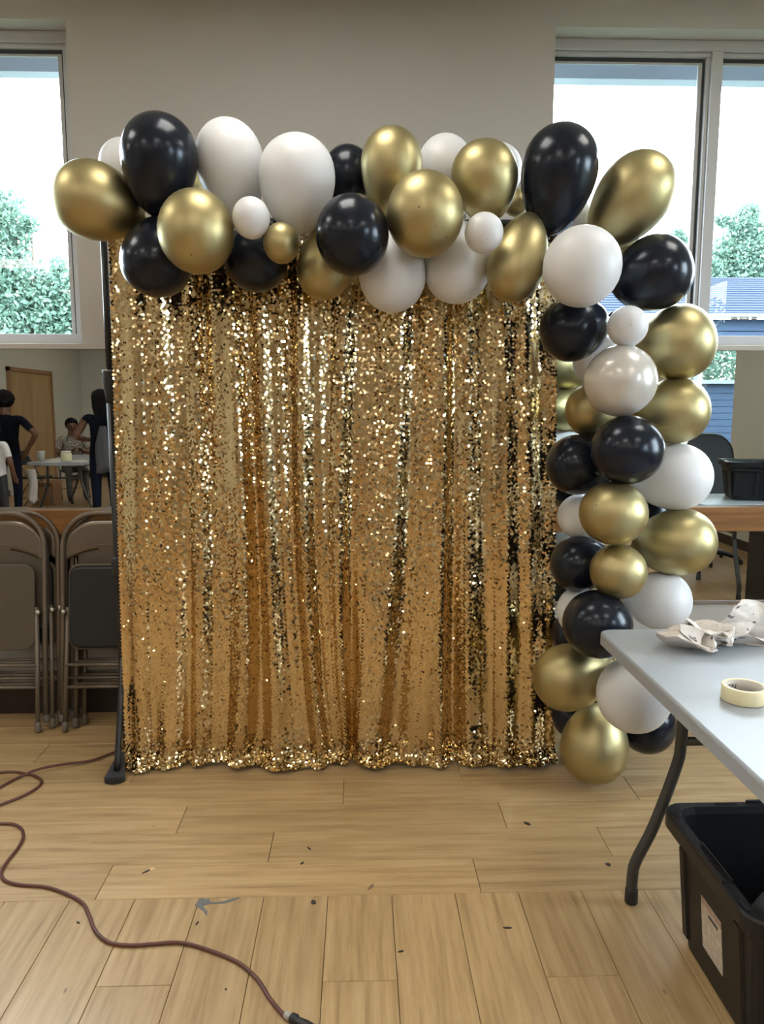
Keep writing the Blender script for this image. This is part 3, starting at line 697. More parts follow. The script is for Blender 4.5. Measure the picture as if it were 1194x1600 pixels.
def crumple(label, loc, half, nf, k, size, seed, upright, rz=0.0):
    """a sheet of newsprint folded over itself again and again until it is balled up"""
    r = np.random.RandomState(seed); n = 84
    u, v = np.meshgrid(np.linspace(-1, 1, n), np.linspace(-1, 1, n)); u, v = u.ravel(), v.ravel()
    w = 0.16*np.sin(2.3*u+1.1*v+r.rand()*6)+0.10*np.sin(3.9*v-1.7*u+r.rand()*6)+0.05*np.sin(7*u+5*v+r.rand()*6)
    P = np.stack([u*half[0], w*half[0], v*half[1]], -1) if upright else np.stack([u*half[0], v*half[1], w*half[0]], -1)
    tgt = np.array(size)/2
    for i in range(nf):                                  # fold whatever sticks out of the target hull back over itself
        e = P/tgt; far = np.argmax((e**2).sum(1)) if i % 3 else r.randint(len(P))
        d = P[far]/np.linalg.norm(P[far])+r.normal(0, .45, 3); d /= np.linalg.norm(d)
        if upright and d[2] > .3: d[2] *= -.5; d /= np.linalg.norm(d)
        t = P @ d; lim = r.uniform(.72, 1.05)/np.linalg.norm(d/tgt)
        P = P-(r.uniform(*k)*np.maximum(t-lim, 0))[:, None]*d
    for _ in range(60):
        d = r.normal(0, 1, 3); d /= np.linalg.norm(d); t = P @ d; o = r.uniform(np.percentile(t, 10), np.percentile(t, 90))
        q = np.array([r.uniform(-1, 1), r.uniform(-1, 1)]); m = np.exp(-((u-q[0])**2+(v-q[1])**2)*7)
        a = r.normal(0, 1, 3); a /= np.linalg.norm(a); P = P+(m*np.abs(t-o)*r.uniform(.1, .4))[:, None]*a
    P -= (P.max(0)+P.min(0))/2; P = P/np.ptp(P, axis=0)*np.array(size); P[:, 2] -= P[:, 2].min()
    fs = [(b*n+a, b*n+a+1, (b+1)*n+a+1, (b+1)*n+a) for b in range(n-1) for a in range(n-1)]
    me = bpy.data.meshes.new('crumpled_newspaper'); me.from_pydata(P.tolist(), [], fs); me.materials.append(M_paper)
    ul = me.uv_layers.new(); lv = np.zeros(len(me.loops), np.int32); me.loops.foreach_get('vertex_index', lv)
    ul.data.foreach_set('uv', np.stack([u, v], -1)[lv].astype(np.float32).ravel())
    return thing('crumpled_newspaper', label, 'newspaper', loc, (0, 0, rz), group='crumpled newspaper on the table', me=me)
p1, p2 = onZ(1088, 1016, 0.737), onZ(1166, 1010, 0.737)
crumple('low crumpled newspaper sheet with dark print, nearer the table\'s far left corner', (p1[0]+.005, p1[1]+.015, 0.738), (.2, .16), 26, (1.2, 1.9), (.235, .17, .085), 8, False)
crumple('crumpled newspaper sheet standing up in a tall peak on the grey table', (p2[0]+.0, p2[1]+.03, 0.738), (.18, .2), 20, (1.2, 1.9), (.21, .16, .135), 22, True)

# ------------------------------------------------------------------ black storage tote
M_tote = grainy('tote_plastic', (0.006, 0.007, 0.009), 0.42, 0.1, 30, Specular_IOR_Level=0.4)
M_sticker = None
def sticker_mat():
    m = mat('sticker_print', srgb(200, 188, 172), 0.55); n = N(m); v, _ = n.coord('UV')
    w = n.new('ShaderNodeTexWave'); w.bands_direction = 'Y'; w.inputs['Scale'].default_value = 5.5; n.link(v, w.inputs['Vector'])
    sp = n.new('ShaderNodeSeparateXYZ'); n.link(v, sp.inputs[0])
    nz = n.noise(v, 7, 1)
    ln = n.math('MULTIPLY', n.ramp(w.outputs['Fac'], [(0.55, (0, 0, 0)), (0.62, (0.5, 0.5, 0.5))]), n.ramp(nz, [(0.42, (0, 0, 0)), (0.46, (1, 1, 1))]))
    c = n.mix(ln, srgb(204, 192, 176), srgb(92, 82, 74))
    c = n.mix(n.math('MULTIPLY', n.math('GREATER_THAN', sp.outputs[1], 0.88), 0.55), c, srgb(150, 96, 70))
    n.link(c, n.b.inputs['Base Color']); return m
def tote(label, loc, rot, lx=0.76, ly=0.51, hz=0.37, sticker=True, group='black storage totes'):
    r = thing('storage_tote', label, 'bin', loc, rot, group=group)
    hx, hy = lx/2, ly/2
    def loop(ix, iy, z, rr=0.055, n=5):
        P = []
        for sx, sy, a0 in ((1, 1, 0), (-1, 1, 90), (-1, -1, 180), (1, -1, 270)):
            for i in range(n+1):
                a = math.radians(a0+90*i/n); P.append((sx*(ix-rr)+rr*math.cos(a), sy*(iy-rr)+rr*math.sin(a), z))
        return P
    L = [loop(hx-.065, hy-.055, 0.0015), loop(hx-.060, hy-.050, 0.006), loop(hx-.034, hy-.030, hz-.075), loop(hx-.022, hy-.018, hz-.070), loop(hx-.022, hy-.018, hz-.045), loop(hx, hy, hz-.040),
         loop(hx, hy, hz-.006), loop(hx-.003, hy-.003, hz), loop(hx-.030, hy-.026, hz), loop(hx-.034, hy-.030, hz-.02), loop(hx-.066, hy-.056, 0.012)]
    m_ = len(L[0]); vs = sum(L, []); fs = []
    for k in range(len(L)-1):
        for j in range(m_): fs.append((k*m_+j, k*m_+(j+1) % m_, (k+1)*m_+(j+1) % m_, (k+1)*m_+j))
    fs += [tuple(range(m_))[::-1], tuple((len(L)-1)*m_+j for j in range(m_))]
    MB().add(vs, fs).build('body', M_tote, r)
    z1 = hz-.08
    def wallx(z): return hx-.060+0.026*(z-.006)/(hz-.081)
    def wally(z): return hy-.050+0.020*(z-.006)/(hz-.081)
    for sx in (-1, 1):                                    # ribs on the short ends and the long sides
        for yy in (-0.135, 0.0, 0.165) if sx < 0 else (-0.13, 0.13):
            w = 0.018
            if sticker and sx < 0 and yy == 0.0: continue
            b_ = MB(); a0, a1 = wallx(0.03), wallx(z1); o_ = 0.007
            V = [(sx*(a0-.004), yy-w, 0.03), (sx*(a0-.004), yy+w, 0.03), (sx*(a0+o_), yy+w*.7, 0.035), (sx*(a0+o_), yy-w*.7, 0.035), (sx*(a1-.004), yy-w, z1), (sx*(a1-.004), yy+w, z1), (sx*(a1+o_), yy+w*.7, z1-.004), (sx*(a1+o_), yy-w*.7, z1-.004)]
            b_.add(V, [(0, 1, 2, 3), (7, 6, 5, 4), (0, 3, 7, 4), (1, 5, 6, 2), (3, 2, 6, 7), (0, 4, 5, 1)]).build('rib', M_tote, r)
    for sy in (-1, 1):
        for xx in (-0.27, -0.12, 0.12, 0.27):
            w = 0.022; b_ = MB(); a0, a1 = wally(0.03), wally(z1); o_ = 0.007
            V = [(xx-w, sy*(a0-.004), 0.03), (xx+w, sy*(a0-.004), 0.03), (xx+w*.7, sy*(a0+o_), 0.035), (xx-w*.7, sy*(a0+o_), 0.035), (xx-w, sy*(a1-.004), z1), (xx+w, sy*(a1-.004), z1), (xx+w*.7, sy*(a1+o_), z1-.004), (xx-w*.7, sy*(a1+o_), z1-.004)]
            b_.add(V, [(0, 1, 2, 3), (7, 6, 5, 4), (0, 3, 7, 4), (1, 5, 6, 2), (3, 2, 6, 7), (0, 4, 5, 1)]).build('rib', M_tote, r)
    hole = mat('slot_shadow', (0.003, 0.003, 0.003), 0.9)
    for (xx, yy, ax, ay) in ((-hx+.017, 0.19, .006, .016), (-hx+.017, -0.04, .007, .022), (-hx+.017, -0.19, .006, .016), (hx-.017, 0, .007, .022), (0.2, hy-.014, .03, .005), (-0.2, hy-.014, .03, .005)):
        MB().box(xx-ax, xx+ax, yy-ay, yy+ay, hz-.001, hz+.0009).build('rim_slot', hole, r)
    for (yy0, yy1) in ((-0.11, 0.05),):                    # raised latch seats on the rim
        MB().box(-hx+.002, -hx+.009, yy0, yy1, hz-.001, hz+.006, 0, .001).box(-hx+.026, -hx+.030, yy0, yy1, hz-.001, hz+.006, 0, .001).build('latch_seat', M_tote, r)
    MB().box(-0.14, 0.14, hy-.010, hy-.003, hz-.001, hz+.007, 0, .001).build('latch_seat', M_tote, r)
    if sticker:
        global M_sticker
        M_sticker = M_sticker or sticker_mat()
        zz0, zz1 = 0.085, 0.225; y0_, y1_ = -0.048, 0.060
        V = [(-wallx(zz0)-.0025, y1_, zz0), (-wallx(zz0)-.0025, y0_, zz0), (-wallx(zz1)-.0025, y0_, zz1), (-wallx(zz1)-.0025, y1_, zz1)]
        V += [(x+.002, y, z) for x, y, z in V]
        me = MB().add(V, [(0, 1, 2, 3), (7, 6, 5, 4), (0, 4, 5, 1), (1, 5, 6, 2), (2, 6, 7, 3), (3, 7, 4, 0)]).mesh('label_sticker', M_sticker)
        ul = me.uv_layers.new()
        for l, uv in zip(range(4), ((0, 0), (1, 0), (1, 1), (0, 1))): ul.data[l].uv = uv
        stk = ob('label_sticker', me, r)
        xo = -wallx(0.19)-.003
        MB().box(xo-.0004, xo+.0002, -0.03, 0.02, 0.192, 0.203).build('print_block', M_ink, stk)
        MB().box(xo+.004, xo+.0055, 0.04, 0.053, 0.160, 0.188).build('print_block', M_ink, stk)
    return r
tote('open black storage tote on the floor under the grey table, with printed sticker', (0.825+0.38, 1.972-0.255, 0), (0, 0, 0))
def bag_blob(name, label, cat, loc, rad, seed, m, squash=0.7):
    r = np.random.RandomState(seed); bm = bmesh.new(); bmesh.ops.create_icosphere(bm, subdivisions=4, radius=1)
    dirs = r.normal(0, 1, (30, 3)); dirs /= np.linalg.norm(dirs, axis=1, keepdims=True)
    for v in bm.verts:
        d_ = np.array(v.co); h = sum(abs(float(d_ @ q)-0.3) for q in dirs)/30
        v.co = v.co*(0.55+1.1*h)
    for v in bm.verts: v.co = Vector((v.co.x*rad[0], v.co.y*rad[1], max(v.co.z*rad[2], -rad[2]*squash)))
    me = bpy.data.meshes.new(name); bm.to_mesh(me); bm.free(); me.materials.append(m)
    return thing(name, label, cat, loc, me=me)
bag_blob('plastic_bag', 'crumpled dark grey plastic bag lying inside the black tote under the table', 'bag', (1.0, 1.635, 0.15), (0.085, 0.08, 0.165), 5, mat('smoky_plastic', (0.13, 0.135, 0.14), 0.3), 0.8)

# ------------------------------------------------------------------ scraps on the floor
M_scrap = mat('dark_scrap', (0.03, 0.028, 0.026), 0.7); M_greytape = grainy('grey_tape_residue', srgb(104, 106, 108), 0.6, 0.25, 60)
M_chip = mat('pale_chip', srgb(214, 186, 140), 0.6)
def flat(name, label, cat, poly, z, h, m, group=None):
    P = [onZ(x, y, 0) for x, y in poly]; c = sum(P)/len(P); n = len(P)
    vs = [(p[0]-c[0], p[1]-c[1], 0) for p in P]+[((p[0]-c[0])*.94, (p[1]-c[1])*.94, h) for p in P]
    return thing(name, label, cat, (c[0], c[1], z), group=group, me=MB().add(vs, [tuple(range(n))[::-1], tuple(range(n, 2*n))]+[(i, (i+1) % n, n+(i+1) % n, n+i) for i in range(n)]).mesh(name, m))
flat('tape_residue', 'ragged grey tape residue stuck to the floor near the cord', 'tape residue', [(304, 1415), (312, 1404), (316, 1403), (319, 1405), (327, 1404), (328, 1409), (338, 1410), (352, 1408), (364, 1404), (375, 1402), (374, 1404), (362, 1409), (350, 1412), (336, 1412), (326, 1413), (316, 1416), (320, 1421), (324, 1425), (323, 1432), (318, 1424), (311, 1419)], 0.0003, 0.0008, M_greytape)
def speck(cx, cy, w, h, label, m=M_scrap, a=0.3, name='floor_scrap'):
    poly = []
    for i in range(6):
        t = 2*math.pi*i/6; q = 0.8+0.35*random.random()
        x, y = w*math.cos(t)*q, h*math.sin(t)*q; poly.append((cx+x*math.cos(a)-y*math.sin(a), cy+x*math.sin(a)+y*math.cos(a)))
    flat(name, label, 'scrap', poly, 0.0003, 0.0015, m, 'scraps on the floor')
speck(490, 1410, 5, 4, 'square dark scrap on the floor right of the grey tape residue')
speck(824, 1287, 7, 2.2, 'long dark leaf-like scrap on the floor below the curtain\'s right part', a=0.35)
speck(950, 1351, 5, 2.4, 'dark scrap on the floor left of the table leg', a=0.3)
speck(238, 1358, 5, 2, 'pale chip lying on the floor above the cord', M_chip, -0.2)
speck(229, 1362, 8, 1.2, 'thin dark sliver beside the pale chip on the floor', a=-0.4)
speck(472, 1349, 3.5, 1.8, 'small dark crumb on the floor below the curtain\'s centre', a=-0.5)
speck(483, 1326, 4, 1.5, 'small brown crumb closest to the curtain\'s centre', a=0.6)
speck(122, 1442, 3, 1.8, 'dark speck on the floor left of the cord\'s long bend')
speck(308, 1443, 4.5, 1.4, 'thin dark scrap just below the grey tape residue', a=-0.8)
speck(580, 1386, 7, 2.5, 'brown smear of dried glue on the floor at the plank seam', mat('dried_glue', srgb(128, 100, 76), 0.7), -0.8)
speck(793, 1450, 7, 1.5, 'dark mark on the floor left of the table leg\'s foot, longest of the right planks', a=0.05)
speck(626, 1487, 5, 1.5, 'dark scuffed crumb near the middle of the foreground planks', a=-0.2)
speck(353, 1546, 2, 1.6, 'tiny dark crumb between the cord and its socket end')

# ------------------------------------------------------------------ the far side of the hall, seen in the mirror
lt = folding_table('grey folding table with cups and papers near the double door, seen in the left mirror', -4.04, -4.06)
M_card = grainy('cardboard', srgb(150, 108, 74), 0.8, 0.06, 8)
M_cupw = mat('paper_cup_white', (0.7, 0.69, 0.62), 0.5); M_jar = mat('tub_cream', srgb(206, 198, 160), 0.35); M_sheet = mat('paper_sheet', (0.75, 0.72, 0.66), 0.8)
thing('paper_cup', 'pale paper cup on the reflected table by the double door', 'cup', (-4.33, -3.45, 0.7375), me=MB().lathe([(0.042, 0.0005), (0.055, 0.13), (0.058, 0.134), (0.053, 0.134), (0.040, 0.004)], 20).mesh('paper_cup', M_cupw))
jr = thing('plastic_tub', 'cream plastic tub with lid on the reflected table by the double door', 'tub', (-3.98, -3.42, 0.7375))
MB().lathe([(0.066, 0.0005), (0.07, 0.01), (0.072, 0.10), (0.06, 0.112)], 20).build('tub_body', M_jar, jr); MB().lathe([(0.064, 0.112), (0.064, 0.135), (0.06, 0.138)], 20).build('lid', M_cupw, jr)
for i, (x, y, a) in enumerate(((-4.1, -3.33, 0.2), (-3.82, -3.4, -0.5), (-4.22, -3.75, 0.7))):
    thing('paper_sheet', ('paper sheet at the front edge of the reflected table', 'paper sheet at the right of the reflected table beside the tub', 'paper sheet behind the cup on the reflected table')[i], 'paper', (x, y, 0.738), (0, 0, a), me=MB().box(-.105, .105, -.148, .148, 0, 0.002).mesh('paper_sheet', M_sheet))
bx = thing('cardboard_box', 'brown cardboard box on the floor beneath the reflected table', 'box', (-4.76, -4.63, 0), (0, 0, 0.1))
MB().box(-.17, .17, -.13, .13, 0.001, 0.28, 0, .003).build('box_body', M_card, bx)
for sy in (-1, 1): MB().add([(-.17, sy*.13, .281), (.17, sy*.13, .281), (.17, sy*.21, .34), (-.17, sy*.21, .34), (-.17, sy*.13, .285), (.17, sy*.13, .285), (.17, sy*.21, .344), (-.17, sy*.21, .344)], [(0, 1, 2, 3), (7, 6, 5, 4), (0, 4, 5, 1), (1, 5, 6, 2), (2, 6, 7, 3), (3, 7, 4, 0)]).build('box_flap', M_card, bx)
def open_chair(label, loc, rz, m_seat):
    r = thing('folding_chair', label, 'chair', loc, (0, 0, rz), group='open folding chairs across the hall')
    for sx in (-1, 1):
        MB().tube(smooth_path([(sx*.21, .20, .012), (sx*.205, .02, .42), (sx*.20, -.16, .80), (sx*.17, -.175, .84)], 5), .011, 8).build('front_leg', M_ctube, r)
        MB().tube([(sx*.19, -.24, .012), (sx*.19, .0, .38), (sx*.19, .06, .45)], .010, 8).build('rear_leg', M_ctube, r)
    s_ = MB().rrect(.19, .19, .445, .470, .05, (0, .02), 5, 0, .006); s_.build('seat', m_seat, r)
    bk = MB().rrect(.19, .10, 0, .02, .06, (0, 0), 5, 0, .005); bk.v = [(x, -.15-.32*y+z, .74+y) for x, y, z in bk.v]; bk.build('backrest', m_seat, r)
    MB().tube([(-.19, -.13, .16), (.19, -.13, .16)], .007, 8).build('stretcher', M_ctube, r)
    return r
open_chair('black open folding chair at the near left side of the reflected table', (-4.72, -4.1, 0), -math.pi/2, M_vinyl)
ch3 = open_chair('open folding chair under the seated person at the reflected table\'s far end', (-4.60, -5.32, 0), -.5, M_vinyl)

rt_ = folding_table('short grey folding table carrying a black tote, seen in the right mirror', 3.165, 1.17, math.pi/2, 1.22)
tote('black storage tote standing on the reflected short table in the right mirror', (3.24, 1.18, 0.738), (0, 0, math.radians(16)), 0.70, 0.46, 0.30, False)
thing('yellow_folder', 'lime yellow folder lying on the reflected tote\'s rim', 'folder', (3.36, 1.36, 1.0395), (0, 0, 0.28), me=MB().box(-.16, .16, -.07, .05, 0, .018, 0, .004).mesh('yellow_folder', mat('lime_card', srgb(186, 188, 92), 0.6)))
oc = thing('office_chair', 'black office chair with rounded back behind the reflected short table', 'chair', (3.30, 0.05, 0), (0, 0, 0.3))
bk = MB().rrect(.235, .33, 0, .07, .19, (0, 0), 8, 0, .022); bk.v = [(x*(1-0.12*(y/.33)), -.22-.12*(y/.33)+z, .88+y) for x, y, z in bk.v]; bk.build('backrest', M_vinyl, oc)
MB().rrect(.24, .23, .45, .53, .09, (0, .02), 6, 0, .02).build('seat', M_vinyl, oc)
MB().tube([(0, 0, .09), (0, 0, .452)], .028, 12).build('column', M_blackmetal, oc)
MB().tube([(0, -.16, .44), (0, -.22, .47), (0, -.245, .60)], .018, 8).build('back_bracket', M_blackmetal, oc)
for i in range(5):
    a = 2*math.pi*i/5+.3; lg = MB().tube([(0, 0, .11), (.15*math.cos(a), .15*math.sin(a), .10), (.29*math.cos(a), .29*math.sin(a), .062)], [.028, .024, .016], 8).build('leg', M_blackmetal, oc)
    MB().lathe([(.010, -.012), (.027, -.011), (.028, 0), (.027, .011), (.010, .012)], 14, (.295*math.cos(a), .295*math.sin(a), .029), axis=(-math.sin(a), math.cos(a), 0)).build('caster', M_blackplastic, lg)
cr = thing('storage_crate', 'tall black crate at the right mirror\'s lower right corner', 'crate', (3.06, 1.93, 0))
MB().box(-.24, .24, -.19, .19, .001, .02).box(-.24, -.225, -.19, .19, .02, .58).box(.225, .24, -.19, .19, .02, .58).box(-.225, .225, -.19, -.175, .02, .58).box(-.225, .225, .175, .19, .02, .58).build('crate_body', M_tote, cr)
MB().box(-.255, -.20, -.205, .205, .575, .60, 0, .004).box(.20, .255, -.205, .205, .575, .60, 0, .004).box(-.20, .20, -.205, -.165, .575, .60, 0, .004).box(-.20, .20, .165, .205, .575, .60, 0, .004).build('rim', M_blackplastic, cr)
thing('wood_block', 'tan wooden board sticking out of the black crate in the right mirror', 'board', (3.06, 1.93, 0.0205), me=MB().box(-.13, .15, -.12, .12, 0, .54, 0, .004).mesh('wood_block', wood_mat('pine', srgb(170, 130, 80), srgb(196, 156, 104), srgb(210, 174, 124), .5, False, 6, 30)))

# people -----------------------------------------------------------
M_skin = grainy('brown_skin', srgb(104, 68, 50), 0.5, 0.06, 10); M_hair = grainy('black_hair', (0.006, 0.005, 0.006), 0.8, 0.3, 60, bump=0.4, bscale=60, Specular_IOR_Level=0.15)
M_eye = mat('eye_dark', (0.02, 0.015, 0.012), 0.2); M_lips = mat('lips', srgb(96, 52, 46), 0.5)
M_navytee = grainy('navy_black_tee', (0.004, 0.006, 0.010), 0.95, 0.2, 20, Specular_IOR_Level=0.1); M_jeans = grainy('dark_jeans', srgb(22, 28, 44), 0.95, 0.15, 30, Specular_IOR_Level=0.1)
M_whitetee = grainy('white_tee', srgb(214, 206, 204), 0.85, 0.04, 12); M_shoe = mat('dark_shoe', (0.02, 0.02, 0.022), 0.5); M_greypants = grainy('grey_trousers', srgb(84, 84, 80), 0.85, 0.08, 15)
def print_mat():
    m = mat('patterned_blouse', (0.1, 0.1, 0.1), 0.8); n = N(m); v, _ = n.coord('Object', (1, 1, 1.6)); w = n.new('ShaderNodeTexWave')
    w.bands_direction = 'Z'; w.inputs['Scale'].default_value = 13; w.inputs['Distortion'].default_value = 9; w.inputs['Detail Scale'].default_value = 2.2; n.link(v, w.inputs['Vector'])
    n.link(n.ramp(w.outputs['Fac'], [(0.62, srgb(40, 36, 34)), (0.7, srgb(196, 184, 170))]), n.b.inputs['Base Color']); return m
M_blouse = print_mat()
def person(label, loc, rz, k, pose, top, pants, sleeve=True, hair=None, hem=None):
    J = dict(pelvis=(0, 0, .95), spine=(0, .005, 1.12), chest=(0, .0, 1.29), neck=(0, -.01, 1.45), jaw=(0, .015, 1.52), head=(0, .02, 1.60), crown=(0, .005, 1.665), nose=(0, .112, 1.575), nose0=(0, .085, 1.60), chin=(0, .07, 1.515))
    for s, n in ((-1, 'L'), (1, 'R')):
        J.update({'sh'+n: (s*.17, -.005, 1.40), 'el'+n: (s*.235, -.03, 1.13), 'wr'+n: (s*.25, .05, .90), 'hip'+n: (s*.092, 0, .91), 'kn'+n: (s*.10, .02, .50), 'an'+n: (s*.10, -.02, .09), 'to'+n: (s*.115, .13, .035), 'ear'+n: (s*.083, .01, 1.585)})
    J.update(pose); J = {a: Vector(p)*k for a, p in J.items()}
    R = dict(pelvis=.125, spine=.118, chest=.128, neck=.052, jaw=.062, head=.085, crown=.055, nose=.011, nose0=.016, chin=.026)
    for n in 'LR': R.update({'sh'+n: .062, 'el'+n: .042, 'wr'+n: .027, 'hip'+n: .088, 'kn'+n: .060, 'an'+n: .042, 'to'+n: .034, 'ear'+n: .012})
    E_ = [('pelvis', 'spine', 't'), ('spine', 'chest', 't'), ('chest', 'neck', 't'), ('neck', 'jaw', 's'), ('jaw', 'head', 's'), ('head', 'crown', 's'), ('head', 'nose0', 's'), ('nose0', 'nose', 's'), ('jaw', 'chin', 's')]
    for n in 'LR':
        E_ += [('chest', 'sh'+n, 't'), ('sh'+n, 'el'+n, 'v'), ('el'+n, 'wr'+n, 's'), ('pelvis', 'hip'+n, 'p'), ('hip'+n, 'kn'+n, 'p'), ('kn'+n, 'an'+n, 'p'), ('an'+n, 'to'+n, 'h'), ('head', 'ear'+n, 's')]
        d = (J['wr'+n]-J['el'+n]).normalized(); sd = d.cross(Vector((0, 0, 1)) if abs(d.z) < .8 else Vector((0, 1, 0))).normalized(); nr = sd.cross(d)
        J['pa'+n] = J['wr'+n]+d*.055*k; R['pa'+n] = .028; E_.append(('wr'+n, 'pa'+n, 's'))
        for i, (o, L) in enumerate(((-.026, .062), (-.009, .074), (.009, .070), (.026, .055))):
            a, b_ = f'f{i}a{n}', f'f{i}b{n}'
            J[a] = J['pa'+n]+(d*.055+sd*o)*k; J[b_] = J[a]+(d*L*.75+nr*.02*(1 if n == 'L' else 1))*k; R[a] = .0105; R[b_] = .008
            E_ += [('pa'+n, a, 's'), (a, b_, 's')]
        J['th'+n] = J['wr'+n]+(d*.05-sd*.045)*k; J['tb'+n] = J['th'+n]+(d*.04-sd*.012)*k; R['th'+n] = .012; R['tb'+n] = .009
        E_ += [('wr'+n, 'th'+n, 's'), ('th'+n, 'tb'+n, 's')]
    names = list(J); idx = {a: i for i, a in enumerate(names)}
    me = bpy.data.meshes.new('body'); me.from_pydata([J[a] for a in names], [(idx[a], idx[b_]) for a, b_, _ in E_], []); me.update()
    o = bpy.data.objects.new('body', me); COL.objects.link(o); sk = o.modifiers.new('skin', 'SKIN'); sk.use_smooth_shade = True
    if not me.skin_vertices: me.attributes.new('skin', 'FLOAT', 'POINT')
    for a in names:
        sv = me.skin_vertices[0].data[idx[a]]; q = R[a]*k
        sv.radius = (q*1.22, q*.80) if a in ('chest', 'spine', 'pelvis') else (q, q); sv.use_root = (a == 'pelvis')
    su = o.modifiers.new('sub', 'SUBSURF'); su.levels = su.render_levels = 2
    dg = bpy.context.evaluated_depsgraph_get(); dg.update(); m2 = bpy.data.meshes.new_from_object(o.evaluated_get(dg)); bpy.data.objects.remove(o)
    m2.materials.clear()
    for m in (M_skin, top, pants, M_shoe): m2.materials.append(m)
    A = np.array([J[a] for a, _, _ in E_]); B_ = np.array([J[b_] for _, b_, _ in E_]); kind = [c for _, _, c in E_]
    fc = np.zeros(len(m2.polygons)*3); m2.polygons.foreach_get('center', fc); fc = fc.reshape(-1, 3)
    D = B_-A; tt = np.clip(np.einsum('fej,ej->fe', fc[:, None]-A[None], D)/(np.einsum('ej,ej->e', D, D)+1e-9), 0, 1)
    rr = np.array([min(R[a], R[b_]) for a, b_, _ in E_])*k
    dist = np.linalg.norm(fc[:, None]-A[None]-D[None]*tt[..., None], axis=2)-rr[None]*0.9
    near = dist.argmin(1); out = []
    for i, e in enumerate(near):
        c = kind[e]
        if c == 't': v = 1 if fc[i][2] < (1.44*k if pose.get('neck') is None else J['neck'].z-.01*k) else 0
        elif c == 'v': v = 1 if sleeve and tt[i, e] < .72 else 0
        elif c == 'p': v = 1 if E_[e][0] == 'pelvis' and fc[i][2] > J['pelvis'].z-.02*k else 2
        elif c == 'h': v = 3
        else: v = 0
        out.append(v)
    m2.polygons.foreach_set('material_index', out); m2.polygons.foreach_set('use_smooth', [True]*len(out)); m2.update()
    r = thing('person', label, 'person', loc, (0, 0, rz)); ob('body', m2, r)
    hd = J['head']
    for s in (-1, 1): MB().lathe([(.002, -.010), (.009, -.006), (.0115, 0), (.009, .006), (.002, .010)], 10, hd+Vector((s*.032, .078, .0))*k).build('eye', M_eye, r)
    MB().lathe([(.002, -.022), (.007, -.012), (.009, 0), (.007, .012), (.002, .022)], 8, hd+Vector((0, .083, -.055))*k, axis=(1, 0, 0)).build('mouth', M_lips, r)
    if hair:
        bm = bmesh.new(); bmesh.ops.create_icosphere(bm, subdivisions=3, radius=1); rs = np.random.RandomState(3)
        for v in bm.verts:
            w = 1+0.05*math.sin(v.co.x*9+v.co.z*7)*math.cos(v.co.y*11)
            x, y, z = v.co*w
            front = y > 0.35 and z < 0.25
            v.co = hd+Vector((x*hair[0], (y*hair[1] if not front else 0.02)+hair[3], z*hair[2]+hair[4]))*k
        if len(hair) > 5:
            for v in bm.verts:
                q = (v.co-hd)/k
                if q.z < 0: v.co.z = hd.z+(q.z*hair[5])*k; v.co.x = hd.x+(v.co.x-hd.x)*(1+.35*min(1, -q.z*9)); v.co.y = hd.y+(q.y*.55 if q.y > 0 else q.y)*k-.055*k*min(1, -q.z*12)
        me3 = bpy.data.meshes.new('hair'); bm.to_mesh(me3); bm.free(); me3.materials.append(M_hair); me3.polygons.foreach_set('use_smooth', [True]*len(me3.polygons)); ob('hair', me3, r)
    return r
person('person seen from behind in black tee and dark jeans, hand on hip, left mirror', (-4.28, -2.34, 0), math.pi, 0.955,
       dict(shL=(-.19, -.01, 1.39), elL=(-.40, -.06, 1.19), wrL=(-.235, .02, .975), elR=(.25, .02, 1.13), wrR=(.19, .20, 1.0)), M_navytee, M_jeans, True, (.128, .132, .118, -.02, .035))
person('person seen from behind with long dark hair, sleeveless black top and blue jeans, left mirror', (-2.96, -1.84, 0), math.pi-.15, 0.965,
       dict(elR=(.30, -.03, 1.16), wrR=(.16, .16, 1.12), elL=(-.24, .05, 1.14), wrL=(-.12, .24, 1.10)), M_navytee, M_jeans, False, (.108, .118, .10, -.018, .03, 3.6))
person('shortest standing person, in white short-sleeved tee with back turned, at left mirror edge', (-4.05, -1.52, 0), math.pi+.2, 0.76,
       dict(elL=(-.27, -.03, 1.12), wrL=(-.22, .10, .92)), M_whitetee, M_shoe, True, (.10, .108, .095, -.012, .03))
person('person seated at the reflected table in black and white patterned blouse and grey trousers', (-4.60, -5.30, 0), -.5, 1.0,
       dict(pelvis=(0, 0, .53), spine=(0, .03, .70), chest=(0, .07, .87), neck=(0, .10, 1.03), jaw=(0, .13, 1.10), head=(0, .15, 1.18), crown=(0, .14, 1.245), nose=(0, .245, 1.15), nose0=(0, .216, 1.175), chin=(0, .19, 1.09),
            shL=(-.17, .085, .98), shR=(.17, .085, .98), elL=(-.24, .18, .74), elR=(.24, .22, .74), wrL=(-.10, .36, .79), wrR=(.12, .40, .79), earL=(-.083, .14, 1.165), earR=(.083, .14, 1.165),
            hipL=(-.10, .02, .50), hipR=(.10, .02, .50), knL=(-.12, .44, .49), knR=(.12, .44, .49), anL=(-.12, .40, .09), anR=(.12, .38, .09), toL=(-.13, .55, .035), toR=(.13, .53, .035)), M_blouse, M_greypants, True, (.098, .106, .098, -.02, .025))
